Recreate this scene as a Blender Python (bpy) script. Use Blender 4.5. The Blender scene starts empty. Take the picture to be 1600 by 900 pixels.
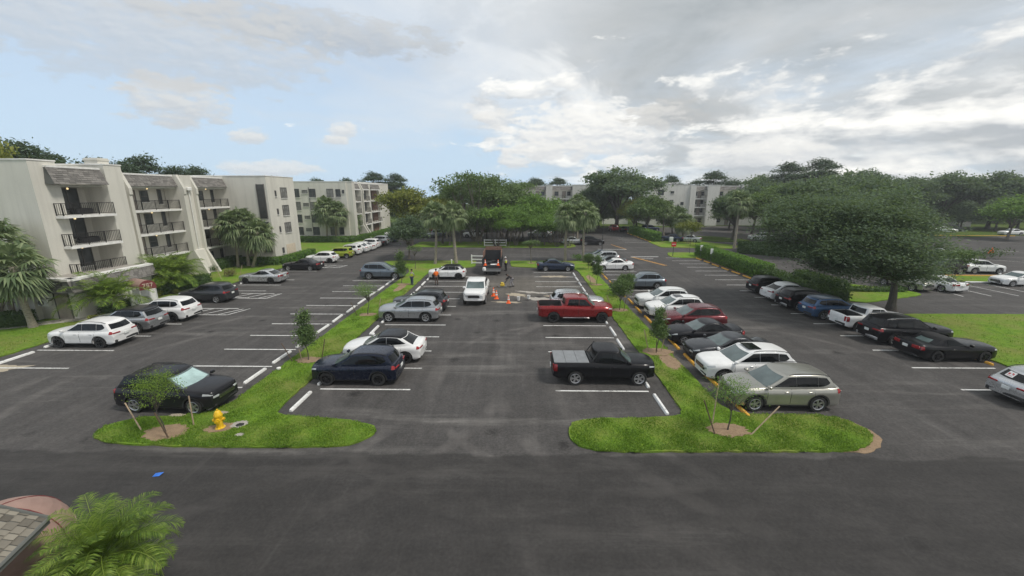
import bpy, math, random
import numpy as np
from mathutils import Vector, Matrix
R = math.radians
PI = math.pi
scene = bpy.context.scene
COL = scene.collection
random.seed(7)

# ------------------------------------------------------------------ helpers
class MB:
    """collects shapes and builds them as one mesh object"""
    def __init__(s): s.v=[]; s.f=[]; s.m=[]
    def add(s, vs, fs, mat=0):
        b=len(s.v); s.v.extend([tuple(p) for p in vs])
        for f in fs:
            s.f.append([i+b for i in f]); s.m.append(mat)
        return s
    def quad(s,a,b,c,d,mat=0): return s.add([a,b,c,d],[(0,1,2,3)],mat)
    def box(s,x0,x1,y0,y1,z0,z1,mat=0,M=None):
        vs=[(x,y,z) for z in (z0,z1) for y in (y0,y1) for x in (x0,x1)]
        if M is not None: vs=[M@Vector(p) for p in vs]
        return s.add(vs,[(0,2,3,1),(4,5,7,6),(0,1,5,4),(1,3,7,5),(3,2,6,7),(2,0,4,6)],mat)
    def bbox(s,x0,x1,y0,y1,z0,z1,b=.03,mat=0,M=None):
        """box with chamfered vertical and horizontal edges"""
        ring=lambda x0,x1,y0,y1,b:[(x0+b,y0),(x1-b,y0),(x1,y0+b),(x1,y1-b),(x1-b,y1),(x0+b,y1),(x0,y1-b),(x0,y0+b)]
        lev=[(z0,b),(z0+b,0),(z1-b,0),(z1,b)]
        vs=[]
        for z,i in lev:
            for (x,y) in ring(x0+i,x1-i,y0+i,y1-i,b): vs.append((x,y,z))
        if M is not None: vs=[M@Vector(p) for p in vs]
        fs=[tuple(range(7,-1,-1)),tuple(range(24,32))]
        for l in range(3):
            for k in range(8):
                a=l*8+k; c=l*8+(k+1)%8
                fs.append((a,c,c+8,a+8))
        return s.add(vs,fs,mat)
    def tube(s,pts,rad,n=8,mat=0,cap=True):
        pts=[Vector(p) for p in pts]
        if not hasattr(rad,'__len__'): rad=[rad]*len(pts)
        vs=[];fs=[]
        up=None
        for i,p in enumerate(pts):
            d=(pts[min(i+1,len(pts)-1)]-pts[max(i-1,0)])
            d=d.normalized() if d.length>1e-9 else Vector((0,0,1))
            if up is None:
                ref=Vector((1,0,0)) if abs(d.x)<.8 else Vector((0,1,0))
                up=(ref-d*ref.dot(d)).normalized()
            else:
                up=(up-d*up.dot(d)).normalized()
            sd=d.cross(up)
            for k in range(n):
                a=2*PI*k/n
                vs.append(p+(up*math.cos(a)+sd*math.sin(a))*rad[i])
        for i in range(len(pts)-1):
            for k in range(n):
                a=i*n+k;b=i*n+(k+1)%n
                fs.append((a,b,b+n,a+n))
        if cap:
            fs.append(tuple(range(n-1,-1,-1))); fs.append(tuple(range((len(pts)-1)*n,len(pts)*n)))
        return s.add(vs,fs,mat)
    def lathe(s,prof,n=16,mat=0,M=None,axis='z',cap=True):
        vs=[];fs=[]
        for (r,z) in prof:
            for k in range(n):
                a=2*PI*k/n
                p=(r*math.cos(a),r*math.sin(a),z)
                if axis=='y': p=(p[0],z,p[1])
                elif axis=='x': p=(z,p[0],p[1])
                vs.append(p)
        if M is not None: vs=[M@Vector(p) for p in vs]
        L=len(prof)
        for i in range(L-1):
            for k in range(n):
                a=i*n+k;b=i*n+(k+1)%n
                fs.append((a,b,b+n,a+n))
        if cap and prof[0][0]>1e-6: fs.append(tuple(range(n-1,-1,-1)))
        if cap and prof[-1][0]>1e-6: fs.append(tuple(range((L-1)*n,L*n)))
        return s.add(vs,fs,mat)
    def prism(s,poly,z0,z1,mat=0,M=None,top=None):
        """extrude a 2d polygon (ccw) in z"""
        n=len(poly)
        t=top or poly
        vs=[(x,y,z0) for x,y in poly]+[(x,y,z1) for x,y in t]
        if M is not None: vs=[M@Vector(p) for p in vs]
        fs=[tuple(range(n-1,-1,-1)),tuple(range(n,2*n))]
        for k in range(n): fs.append((k,(k+1)%n,(k+1)%n+n,k+n))
        return s.add(vs,fs,mat)
    def prism_y(s,poly,y0,y1,mat=0):
        """polygon in xz, extruded along y"""
        n=len(poly)
        vs=[(x,y0,z) for x,z in poly]+[(x,y1,z) for x,z in poly]
        fs=[tuple(range(n)),tuple(range(2*n-1,n-1,-1))]
        for k in range(n): fs.append((k+n,(k+1)%n+n,(k+1)%n,k))
        return s.add(vs,fs,mat)
    def mesh(s,name,mats,smooth=True,ang=35):
        me=bpy.data.meshes.new(name)
        me.from_pydata(s.v,[],s.f)
        for m in mats: me.materials.append(m)
        if len(mats)>1: me.polygons.foreach_set('material_index',s.m)
        if smooth and len(s.f):
            me.polygons.foreach_set('use_smooth',[True]*len(s.f))
            me.set_sharp_from_angle(angle=R(ang))
        me.update()
        return me
    def build(s,name,mats,parent=None,loc=(0,0,0),rz=0,smooth=True,ang=35):
        if not isinstance(mats,(list,tuple)): mats=[mats]
        return link(name,s.mesh(name,mats,smooth,ang),parent,loc,rz)

def link(name,me,parent=None,loc=(0,0,0),rz=0):
    o=bpy.data.objects.new(name,me); COL.objects.link(o)
    o.location=loc; o.rotation_euler=(0,0,rz)
    if parent is not None: o.parent=parent
    return o
def tag(o,label=None,cat=None,group=None,kind=None):
    if label: o['label']=label
    if cat: o['category']=cat
    if group: o['group']=group
    if kind: o['kind']=kind
    return o
def thing(name,label,cat,loc=(0,0,0),rz=0,group=None):
    o=bpy.data.objects.new(name,None); COL.objects.link(o)
    o.location=loc; o.rotation_euler=(0,0,rz); o.empty_display_size=.3
    return tag(o,label,cat,group)
def struct(o): o['kind']='structure'; return o
def setmat(o,i,m):
    o.material_slots[i].link='OBJECT'; o.material_slots[i].material=m
def np_mesh(name,V,F,mats,mi=None,smooth=False):
    """V (n,3), F (m,k) arrays"""
    me=bpy.data.meshes.new(name)
    V=np.asarray(V,dtype=np.float32); F=np.asarray(F,dtype=np.int32)
    k=F.shape[1]
    me.vertices.add(len(V)); me.vertices.foreach_set('co',V.ravel())
    me.loops.add(F.size); me.loops.foreach_set('vertex_index',F.ravel())
    me.polygons.add(len(F))
    me.polygons.foreach_set('loop_start',np.arange(0,F.size,k,dtype=np.int32))
    try: me.polygons.foreach_set('loop_total',np.full(len(F),k,dtype=np.int32))
    except Exception: pass
    for m in mats: me.materials.append(m)
    if mi is not None: me.polygons.foreach_set('material_index',np.asarray(mi,dtype=np.int32))
    me.update(calc_edges=True)
    if smooth: me.polygons.foreach_set('use_smooth',[True]*len(F))
    return me
def ordinal(n):
    w=['first','second','third','fourth','fifth','sixth','seventh','eighth','ninth','tenth','eleventh','twelfth','thirteenth','fourteenth','fifteenth','sixteenth','seventeenth','eighteenth','nineteenth','twentieth']
    return w[n]

# ------------------------------------------------------------------ materials
def newmat(name):
    m=bpy.data.materials.new(name); m.use_nodes=True
    nt=m.node_tree; b=nt.nodes['Principled BSDF']
    return m,nt,b
def N(nt,t,**kw):
    n=nt.nodes.new(t)
    for k,v in kw.items(): setattr(n,k,v)
    return n
def ramp(nt,fac,stops,interp='LINEAR'):
    r=N(nt,'ShaderNodeValToRGB'); r.color_ramp.interpolation=interp
    els=r.color_ramp.elements
    while len(els)>1: els.remove(els[-1])
    els[0].position=stops[0][0]; els[0].color=c4(stops[0][1])
    for p,c in stops[1:]:
        e=els.new(p); e.color=c4(c)
    nt.links.new(fac,r.inputs[0]); return r.outputs[0]
def c4(c):
    if not hasattr(c,'__len__'): c=(c,c,c)
    return (c[0],c[1],c[2],1)
def noise(nt,vec,scale,detail=5,rough=.55,dist=0):
    n=N(nt,'ShaderNodeTexNoise'); n.inputs['Scale'].default_value=scale
    n.inputs['Detail'].default_value=detail; n.inputs['Roughness'].default_value=rough
    n.inputs['Distortion'].default_value=dist
    if vec is not None: nt.links.new(vec,n.inputs['Vector'])
    return n.outputs['Fac']
def objco(nt,scale=(1,1,1),out='Object',rot=(0,0,0)):
    t=N(nt,'ShaderNodeTexCoord'); mp=N(nt,'ShaderNodeMapping')
    mp.inputs['Scale'].default_value=scale; mp.inputs['Rotation'].default_value=rot
    nt.links.new(t.outputs[out],mp.inputs[0]); return mp.outputs[0]
def geopos(nt,scale=(1,1,1),rot=(0,0,0)):
    t=N(nt,'ShaderNodeNewGeometry'); mp=N(nt,'ShaderNodeMapping')
    mp.inputs['Scale'].default_value=scale; mp.inputs['Rotation'].default_value=rot
    nt.links.new(t.outputs['Position'],mp.inputs[0]); return mp.outputs[0]
def mixc(nt,f,a,b,blend='MIX'):
    m=N(nt,'ShaderNodeMix',data_type='RGBA',blend_type=blend)
    for i,v in ((0,f),(6,a),(7,b)):
        if hasattr(v,'is_output'): nt.links.new(v,m.inputs[i])
        elif i==0: m.inputs[0].default_value=v
        else: m.inputs[i].default_value=c4(v)
    return m.outputs[2]
def math_(nt,op,a,b=None,c=None,clamp=False):
    m=N(nt,'ShaderNodeMath',operation=op); m.use_clamp=clamp
    for i,v in enumerate((a,b,c)):
        if v is None: continue
        if hasattr(v,'is_output'): nt.links.new(v,m.inputs[i])
        else: m.inputs[i].default_value=v
    return m.outputs[0]
def bump(nt,b,h,strength=.3,dist=.02):
    n=N(nt,'ShaderNodeBump'); n.inputs['Strength'].default_value=strength; n.inputs['Distance'].default_value=dist
    nt.links.new(h,n.inputs['Height']); nt.links.new(n.outputs[0],b.inputs['Normal'])
def plain(name,col,rough=.6,metal=0,spec=.5,var=.12,scale=3.,coat=0):
    """colour with a little procedural unevenness"""
    m,nt,b=newmat(name)
    f=noise(nt,objco(nt),scale,4)
    lo=[max(0,c*(1-var)) for c in c4(col)[:3]]; hi=[min(1,c*(1+var)) for c in c4(col)[:3]]
    nt.links.new(ramp(nt,f,[(.3,lo),(.7,hi)]),b.inputs['Base Color'])
    b.inputs['Roughness'].default_value=rough; b.inputs['Metallic'].default_value=metal
    b.inputs['Specular IOR Level'].default_value=spec
    if coat: b.inputs['Coat Weight'].default_value=coat; b.inputs['Coat Roughness'].default_value=.06
    return m
PAINTS={}
def paint(name,col,metal=0.,rough=.35):
    if name in PAINTS: return PAINTS[name]
    m,nt,b=newmat('car_paint_'+name)
    f=noise(nt,objco(nt),2.5,3)
    fine=noise(nt,objco(nt),9,4)
    nt.links.new(ramp(nt,f,[(.3,[c*.93 for c in col]),(.7,[min(1,c*1.05) for c in col])]),b.inputs['Base Color'])
    nt.links.new(ramp(nt,fine,[(.35,rough*.85),(.75,rough*1.25)]),b.inputs['Roughness'])
    b.inputs['Metallic'].default_value=metal
    b.inputs['Coat Weight'].default_value=.55; b.inputs['Coat Roughness'].default_value=.03; b.inputs['Specular IOR Level'].default_value=.25
    PAINTS[name]=m; return m
# ------------------------------------------------------------------ surface materials
def mat_asphalt():
    m,nt,b=newmat('asphalt')
    P=geopos(nt)
    big=noise(nt,P,.11,5,.6)
    vast=noise(nt,P,.035,4,.6)
    mid=noise(nt,P,.9,6,.65)
    fine=noise(nt,P,9,6,.7)
    grit=noise(nt,P,60,3,.7)
    base=ramp(nt,big,[(.3,(.034,.0312,.0305)),(.5,(.046,.0420,.0408)),(.72,(.062,.0560,.0535))])
    base=mixc(nt,ramp(nt,vast,[(.42,0),(.60,.55)]),base,(.072,.0625,.0575))
    c=mixc(nt,.55,base,ramp(nt,mid,[(.32,(.040,.0375,.0365)),(.68,(.100,.092,.088))]))
    c=mixc(nt,.5,c,ramp(nt,fine,[(.36,(.018,.017,.0165)),(.66,(.105,.098,.094))]))
    c=mixc(nt,.3,c,ramp(nt,grit,[(.4,(.02,.02,.02)),(.62,(.10,.098,.095))]))
    # dusty scuffs dragged along the driveway and the aisle
    st1=noise(nt,geopos(nt,(.10,1.0,1)),1.0,7,.68,.5)
    st1b=noise(nt,geopos(nt,(.06,.30,1)),1.0,3,.5)
    k=math_(nt,'MULTIPLY',ramp(nt,st1,[(.50,0),(.70,1)]),ramp(nt,st1b,[(.42,0),(.58,1)]))
    st2=noise(nt,geopos(nt,(2.2,.16,1)),1.0,5,.62,.4)
    k2=math_(nt,'MULTIPLY',ramp(nt,st2,[(.58,0),(.76,1)]),ramp(nt,noise(nt,geopos(nt,(.3,.05,1)),1.0,3,.5),[(.47,0),(.62,1)]))
    kk=math_(nt,'MULTIPLY',math_(nt,'ADD',k,math_(nt,'MULTIPLY',k2,.45),clamp=True),.6)
    c=mixc(nt,kk,c,(.17,.16,.15))
    # tyre arcs: rings round the turning points of the driveway, broken up by noise
    arcs=None
    for (cx,cy,r0,wd) in ((13.0,19.5,9.6,.16),(13.0,19.5,11.2,.2),(12.2,20.5,13.4,.22),(-14.0,19.5,9.8,.18),(-13.0,21.0,12.6,.2),(4.0,20.0,8.6,.14),(-5.5,6.0,6.5,.14),(2.5,22.5,12.8,.16)):
        ds=N(nt,'ShaderNodeVectorMath',operation='DISTANCE'); nt.links.new(geopos(nt,(1,1,0)),ds.inputs[0]); ds.inputs[1].default_value=(cx,cy,0)
        e=math_(nt,'ABSOLUTE',math_(nt,'SUBTRACT',ds.outputs['Value'],r0))
        e=ramp(nt,math_(nt,'ADD',math_(nt,'MULTIPLY',e,1/(wd*4)),math_(nt,'MULTIPLY',math_(nt,'SUBTRACT',fine,.5),.25)),[(0,1),(.28,.75),(.5,0)],'EASE')
        arcs=e if arcs is None else math_(nt,'MAXIMUM',arcs,e)
    arcs=math_(nt,'MULTIPLY',arcs,ramp(nt,noise(nt,P,.28,4,.6),[(.42,0),(.62,1)]))
    c=mixc(nt,math_(nt,'MULTIPLY',arcs,.42),c,(.135,.125,.118))
    # pale sand and dust in the patch being worked on
    nx=N(nt,'ShaderNodeVectorMath',operation='DISTANCE')
    nt.links.new(geopos(nt,(.75,1,0)),nx.inputs[0]); nx.inputs[1].default_value=(.3,41.5,0)
    dn=math_(nt,'ADD',nx.outputs['Value'],math_(nt,'MULTIPLY',mid,7))
    dust=math_(nt,'MULTIPLY',ramp(nt,math_(nt,'MULTIPLY',dn,.1),[(.62,1),(.98,0)]),ramp(nt,fine,[(.3,.35),(.7,.95)]))
    c=mixc(nt,math_(nt,'MULTIPLY',dust,.5),c,(.17,.15,.12))
    # mottling: aggregate showing through, tyre-polished lanes
    mot=noise(nt,P,2.3,7,.72); lo=noise(nt,P,.33,5,.6,.6)
    ly=noise(nt,geopos(nt,(1.5,.05,1)),1.0,5,.6,.3); lx=noise(nt,geopos(nt,(.05,1.3,1)),1.0,5,.6,.3)
    sp=N(nt,'ShaderNodeSeparateXYZ'); nt.links.new(P,sp.inputs[0])
    front=ramp(nt,math_(nt,'MULTIPLY',sp.outputs[1],.05),[(.62,1),(.74,0)])
    lane=math_(nt,'ADD',math_(nt,'MULTIPLY',lx,front),math_(nt,'MULTIPLY',ly,math_(nt,'SUBTRACT',1,front)))
    v=math_(nt,'ADD',math_(nt,'ADD',math_(nt,'MULTIPLY',mot,.9),math_(nt,'MULTIPLY',lo,.8)),math_(nt,'MULTIPLY',lane,.9))
    v=math_(nt,'MULTIPLY',v,.3846)
    mulc=ramp(nt,v,[(.34,.68),(.50,1.0),(.66,1.40)])
    c=mixc(nt,1.0,c,mulc,'MULTIPLY')
    # old oil drips in the bays and darker sealed bands
    vo2=N(nt,'ShaderNodeTexVoronoi'); vo2.inputs['Scale'].default_value=.42; nt.links.new(P,vo2.inputs['Vector'])
    oil=math_(nt,'MULTIPLY',ramp(nt,math_(nt,'ADD',vo2.outputs['Distance'],math_(nt,'MULTIPLY',fine,.25)),[(.17,1),(.30,0)]),ramp(nt,mid,[(.42,0),(.54,.8)]))
    c=mixc(nt,oil,c,(.016,.015,.015))
    # the strip of older, greyer surfacing in front of the islands, with a ragged joint
    sy=N(nt,'ShaderNodeSeparateXYZ'); nt.links.new(P,sy.inputs[0])
    yy=math_(nt,'ADD',sy.outputs[1],math_(nt,'MULTIPLY',noise(nt,P,.5,4),.9))
    old=ramp(nt,math_(nt,'MULTIPLY',yy,.05),[(.0,1),(.684,1),(.69,0)])
    c=mixc(nt,1.0,c,ramp(nt,old,[(0,1.14),(1,.78)]),'MULTIPLY')
    c=mixc(nt,math_(nt,'MULTIPLY',old,.38),c,ramp(nt,mid,[(.3,(.0195,.0185,.0180)),(.7,(.046,.0438,.0425))]))
    # hairline cracks
    vo=N(nt,'ShaderNodeTexVoronoi',feature='DISTANCE_TO_EDGE'); vo.inputs['Scale'].default_value=.085
    wv=N(nt,'ShaderNodeVectorMath',operation='ADD')
    nn=N(nt,'ShaderNodeTexNoise'); nn.inputs['Scale'].default_value=.45; nn.inputs['Detail'].default_value=5
    nt.links.new(P,nn.inputs['Vector'])
    sc=N(nt,'ShaderNodeVectorMath',operation='SCALE'); sc.inputs['Scale'].default_value=5.5
    nt.links.new(nn.outputs['Color'],sc.inputs[0]); nt.links.new(P,wv.inputs[0]); nt.links.new(sc.outputs[0],wv.inputs[1])
    nt.links.new(wv.outputs[0],vo.inputs['Vector'])
    ck=math_(nt,'MULTIPLY',ramp(nt,vo.outputs['Distance'],[(.0,1),(.005,0)]),ramp(nt,big,[(.5,0),(.6,.45)]))
    c=mixc(nt,ck,c,(.02,.02,.02))
    nt.links.new(c,b.inputs['Base Color'])
    nt.links.new(ramp(nt,mid,[(.3,.72),(.7,.92)]),b.inputs['Roughness'])
    b.inputs['Specular IOR Level'].default_value=.22
    bump(nt,b,grit,.35,.01)
    return m
def mat_grass(name='grass',k=1.0,dry=.75):
    m,nt,b=newmat(name)
    P=geopos(nt)
    big=noise(nt,P,.35,5,.6); mid=noise(nt,P,2.2,5,.65); fine=noise(nt,P,22,4,.7)
    c=ramp(nt,mid,[(.3,(.075*k,.17*k,.010*k)),(.5,(.135*k,.265*k,.016*k)),(.72,(.235*k,.35*k,.028*k))])
    c=mixc(nt,.45,c,ramp(nt,fine,[(.32,(.035*k,.075*k,.010*k)),(.66,(.22*k,.33*k,.05*k))]))
    d=ramp(nt,big,[(.45,0),(.63,dry)])
    d2=math_(nt,'MULTIPLY',d,ramp(nt,fine,[(.35,.3),(.6,1)]))
    c=mixc(nt,d2,c,(.24,.21,.075))
    nt.links.new(c,b.inputs['Base Color']); b.inputs['Roughness'].default_value=.95
    b.inputs['Specular IOR Level'].default_value=.15
    bump(nt,b,fine,.9,.05)
    return m
def mat_leaf(name,lo,mid,hi,trans=.28,rough=.55,scale=.7):
    m,nt,b=newmat(name)
    g=N(nt,'ShaderNodeNewGeometry')
    oc=objco(nt)
    n1=noise(nt,oc,scale,3,.6)
    f=math_(nt,'ADD',math_(nt,'MULTIPLY',n1,.6),math_(nt,'MULTIPLY',g.outputs['Random Per Island'],.4))
    c=ramp(nt,f,[(.28,lo),(.5,mid),(.74,hi)])
    nt.links.new(c,b.inputs['Base Color']); b.inputs['Roughness'].default_value=rough
    b.inputs['Specular IOR Level'].default_value=.3
    tr=N(nt,'ShaderNodeBsdfTranslucent')
    nt.links.new(mixc(nt,.35,c,(.25,.34,.04)),tr.inputs['Color'])
    mx=N(nt,'ShaderNodeMixShader'); mx.inputs[0].default_value=trans
    nt.links.new(b.outputs[0],mx.inputs[1]); nt.links.new(tr.outputs[0],mx.inputs[2])
    nt.links.new(mx.outputs[0],nt.nodes['Material Output'].inputs['Surface'])
    return m
def mat_bark(name,a,bcol,sc=(6,6,1.5)):
    m,nt,b=newmat(name)
    f=noise(nt,objco(nt,sc),1.6,6,.65)
    nt.links.new(ramp(nt,f,[(.3,a),(.7,bcol)]),b.inputs['Base Color']); b.inputs['Roughness'].default_value=.9
    bump(nt,b,f,.6,.03); return m
def mat_stucco(name,col):
    m,nt,b=newmat(name)
    P=geopos(nt)
    big=noise(nt,P,.25,4,.6); fine=noise(nt,P,14,5,.7)
    streak=noise(nt,geopos(nt,(1.6,1.6,.10)),1.2,5,.6)
    c=ramp(nt,big,[(.3,[x*.93 for x in col]),(.7,[min(1,x*1.05) for x in col])])
    c=mixc(nt,math_(nt,'MULTIPLY',ramp(nt,streak,[(.47,0),(.72,1)]),.42),c,[x*.62 for x in col])
    c=mixc(nt,.12,c,ramp(nt,fine,[(.3,[x*.6 for x in col]),(.7,[min(1,x*1.15) for x in col])]))
    nt.links.new(c,b.inputs['Base Color']); b.inputs['Roughness'].default_value=.9
    b.inputs['Specular IOR Level'].default_value=.2
    bump(nt,b,fine,.25,.02); return m
def mat_shingle(name,a,bcol):
    m,nt,b=newmat(name)
    g=N(nt,'ShaderNodeNewGeometry')
    f=noise(nt,geopos(nt),5,5,.7)
    t=math_(nt,'ADD',math_(nt,'MULTIPLY',g.outputs['Random Per Island'],.65),math_(nt,'MULTIPLY',f,.35))
    nt.links.new(ramp(nt,t,[(.15,a),(.85,bcol)]),b.inputs['Base Color']); b.inputs['Roughness'].default_value=.9
    return m
def mat_paintline(name,col,wear=.5):
    m,nt,b=newmat(name)
    P=geopos(nt)
    f=noise(nt,P,7,6,.75); f2=noise(nt,P,.8,4)
    k=ramp(nt,math_(nt,'ADD',math_(nt,'MULTIPLY',f,.7),math_(nt,'MULTIPLY',f2,.3)),[(.40,1),(.50,0)])
    nt.links.new(mixc(nt,math_(nt,'MULTIPLY',k,wear),col,(.13,.125,.12)),b.inputs['Base Color'])
    b.inputs['Roughness'].default_value=.7; return m
def mat_ground(name,a,bcol,sc=3):
    m,nt,b=newmat(name)
    P=geopos(nt); f=noise(nt,P,sc,6,.7); f2=noise(nt,P,sc*9,3,.7)
    c=mixc(nt,.4,ramp(nt,f,[(.3,a),(.7,bcol)]),ramp(nt,f2,[(.3,[x*.5 for x in a]),(.7,[x*1.3 for x in bcol])]))
    nt.links.new(c,b.inputs['Base Color']); b.inputs['Roughness'].default_value=.95
    bump(nt,b,f2,.6,.03); return m
def mat_glass(name,col=(.012,.015,.017),rough=.04,spec=.6):
    m,nt,b=newmat(name)
    f=noise(nt,objco(nt),1.3,3)
    nt.links.new(ramp(nt,f,[(.3,[c*.7 for c in col]),(.7,[c*1.4 for c in col])]),b.inputs['Base Color'])
    b.inputs['Roughness'].default_value=rough; b.inputs['Specular IOR Level'].default_value=spec
    return m
M=dict(
 asphalt=mat_asphalt(), grass=mat_grass('grass'), grass_far=mat_grass('grass_far',.42,.3),
 blade=mat_leaf('grass_blade',(.08,.17,.014),(.15,.28,.026),(.28,.40,.06),.38,.6,.6),
 line=mat_paintline('white_line_paint',(.70,.70,.68),.8), yline=mat_paintline('yellow_line_paint',(.62,.30,.03),.6),
 stop_w=mat_paintline('white_stop_paint',(.76,.76,.74),.25), stop_y=mat_paintline('yellow_stop_paint',(.66,.34,.035),.45),
 mulch=mat_ground('mulch',(.17,.11,.065),(.34,.24,.15),4), soil=mat_ground('soil',(.07,.048,.03),(.17,.12,.075),2),
 sand=mat_ground('sand',(.30,.26,.19),(.44,.38,.29),4), concrete=mat_ground('concrete',(.30,.28,.25),(.42,.39,.35),3),
 stucco=mat_stucco('stucco',(.66,.64,.575)), stucco_b=mat_stucco('stucco_back',(.63,.61,.55)), stucco_far=mat_stucco('stucco_far',(.66,.645,.60)),
 white=plain('white_trim',(.78,.77,.74),.6), shingle=mat_shingle('shingle',(.125,.118,.110),(.255,.24,.222)),
 shingle_dark=mat_shingle('shingle_dark',(.07,.075,.07),(.14,.145,.135)),
 shingle_near=mat_shingle('shingle_near',(.085,.076,.062),(.27,.245,.20)),
 rail=plain('black_railing',(.018,.017,.017),.45), winframe=plain('window_frame',(.13,.125,.12),.4,.3),
 pane=mat_glass('window_pane',(.06,.068,.075),.08), pane_l=mat_glass('pane_with_blinds',(.20,.20,.19),.25,.4),
 door=plain('door_paint',(.30,.26,.23),.6), doorb=plain('beige_door',(.34,.30,.25),.6), wood=plain('pale_panel',(.62,.53,.42),.7),
 lamp=None, glass=mat_glass('car_glass',(.006,.007,.008),.05,.32), wshield=mat_glass('windscreen_glass',(.085,.115,.115),.05,.8),
 tyre=plain('tyre_rubber',(.018,.018,.018),.85), rim=plain('alloy_rim',(.50,.50,.51),.3,.8), rimd=plain('dark_rim',(.025,.025,.027),.35,.5),
 trim=plain('black_plastic',(.022,.022,.023),.6), chrome=plain('chrome',(.62,.62,.63),.15,1.), 
 head=mat_glass('headlamp_lens',(.42,.44,.45),.08,.8), tail=mat_glass('tail_lamp_lens',(.24,.010,.012),.12,.7),
 plate=plain('licence_plate',(.68,.70,.68),.5), fabric=plain('black_soft_top',(.012,.012,.013),.9),
 seam=plain('panel_gap',(.012,.012,.012),.8),
 hydrant=plain('hydrant_yellow',(.74,.46,.012),.45,var=.18,scale=8), orange=plain('cone_orange',(.86,.13,.02),.55), reflect=plain('cone_band',(.78,.78,.76),.4),
 maroon=plain('maroon_canvas',(.17,.035,.035),.75), maroon_l=plain('faded_maroon_canvas',(.31,.20,.165),.75), digit=plain('cream_digits',(.52,.44,.34),.7),
 bark_g=mat_bark('grey_bark',(.10,.085,.07),(.26,.225,.185)), bark_d=mat_bark('dark_bark',(.05,.042,.035),(.14,.12,.10)), bark_p=mat_bark('palm_bark',(.17,.145,.115),(.38,.335,.275),(5,5,9)),
 stake=mat_bark('stake_wood',(.26,.19,.12),(.46,.36,.25)), stake_d=mat_bark('dark_stake_wood',(.07,.045,.03),(.16,.11,.07)),
 skin=plain('skin',(.30,.17,.11),.6), skin_d=plain('dark_skin',(.10,.055,.035),.6), hair=plain('dark_hair',(.015,.012,.01),.8),
 vest_y=plain('hi_vis_yellow',(.55,.66,.03),.7), vest_o=plain('hi_vis_orange',(.85,.17,.015),.7), denim=plain('denim',(.045,.06,.11),.85), 
 grey_cl=plain('grey_trousers',(.30,.29,.31),.85), black_cl=plain('black_shirt',(.018,.018,.022),.85), brown_cl=plain('brown_trousers',(.11,.075,.06),.85), helmet=plain('white_hard_hat',(.75,.75,.72),.35),
 steel=plain('grey_steel',(.20,.205,.205),.5,.5), steel_d=plain('black_truck_body',(.022,.024,.028),.5), ply=plain('weathered_plywood',(.20,.115,.085),.85,var=.35,scale=5), compactor=plain('compactor_yellow',(.62,.45,.05),.5),
 red_sign=plain('red_sign_face',(.52,.02,.02),.5), sign_w=plain('white_sign_face',(.78,.78,.76),.5), blue=plain('blue_plastic',(.03,.16,.60),.5), pole=plain('dark_pole',(.05,.05,.05),.5), ac=plain('ac_casing',(.60,.60,.56),.5),
)
m,nt,b=newmat('lamp_glow'); b.inputs['Base Color'].default_value=(.9,.75,.5,1)
b.inputs['Emission Color'].default_value=(1,.72,.36,1); b.inputs['Emission Strength'].default_value=.8; M['lamp']=m
LEAF=dict(
 oak=mat_leaf('leaf_dark',(.055,.088,.062),(.10,.152,.092),(.18,.25,.135),.42),
 mid=mat_leaf('leaf_mid',(.055,.098,.034),(.108,.178,.056),(.20,.28,.10),.32),
 bright=mat_leaf('leaf_bright',(.075,.15,.030),(.145,.27,.050),(.25,.39,.09),.36),
 yellow=mat_leaf('leaf_yellowgreen',(0.091,0.116,0.020),(0.183,0.213,0.037),(0.305,0.305,0.067),.32),
 palm=mat_leaf('leaf_palm',(0.085,0.13,0.062),(0.18,0.24,0.115),(0.33,0.38,0.21),.3,.45),
 feather=mat_leaf('leaf_feather',(.06,.12,.016),(.145,.235,.030),(.28,.37,.065),.34,.45),
 wispy=mat_leaf('leaf_wispy',(.09,.16,.02),(.18,.29,.035),(.30,.42,.07),.4),
 pine=mat_leaf('leaf_pine',(.024,.050,.030),(.050,.088,.050),(.090,.135,.075),.22),
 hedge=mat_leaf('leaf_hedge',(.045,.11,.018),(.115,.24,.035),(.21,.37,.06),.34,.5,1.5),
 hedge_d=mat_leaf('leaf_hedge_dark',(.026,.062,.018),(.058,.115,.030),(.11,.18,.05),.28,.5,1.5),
 dry=mat_leaf('leaf_dry',(0.090,0.070,0.030),(0.160,0.130,0.055),(0.240,0.200,0.100),.2),
)
# ------------------------------------------------------------------ camera, light, sky
F=625.0; TH=math.atan(150/F); YAW=math.atan(10/F*math.cos(TH))
cam=bpy.data.cameras.new('camera'); co=bpy.data.objects.new('camera',cam); COL.objects.link(co)
cam.sensor_width=36; cam.lens=36*F/1600; cam.clip_start=.1; cam.clip_end=4000
co.location=(0,0,9.7); co.rotation_euler=(PI/2-TH,0,YAW)
scene.camera=co
SUN_EL=R(56); SUN_AZ=R(112)      # azimuth clockwise from +Y
sd=Vector((math.sin(SUN_AZ)*math.cos(SUN_EL),math.cos(SUN_AZ)*math.cos(SUN_EL),math.sin(SUN_EL)))
sl=bpy.data.lights.new('sun','SUN'); so=bpy.data.objects.new('sun',sl); COL.objects.link(so)
sl.energy=1.9; sl.angle=R(13); sl.color=(1,.95,.87)
so.rotation_euler=sd.to_track_quat('Z','Y').to_euler(); so.location=(60,-30,90)
w=bpy.data.worlds.new('World'); scene.world=w; w.use_nodes=True
nt=w.node_tree; nt.nodes.clear()
out=N(nt,'ShaderNodeOutputWorld'); bg=N(nt,'ShaderNodeBackground')
sky=N(nt,'ShaderNodeTexSky',sky_type='NISHITA'); sky.sun_disc=False
sky.sun_elevation=SUN_EL; sky.sun_rotation=SUN_AZ; sky.air_density=1.0; sky.dust_density=.6; sky.ozone_density=1.5
BGS=.105
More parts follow.
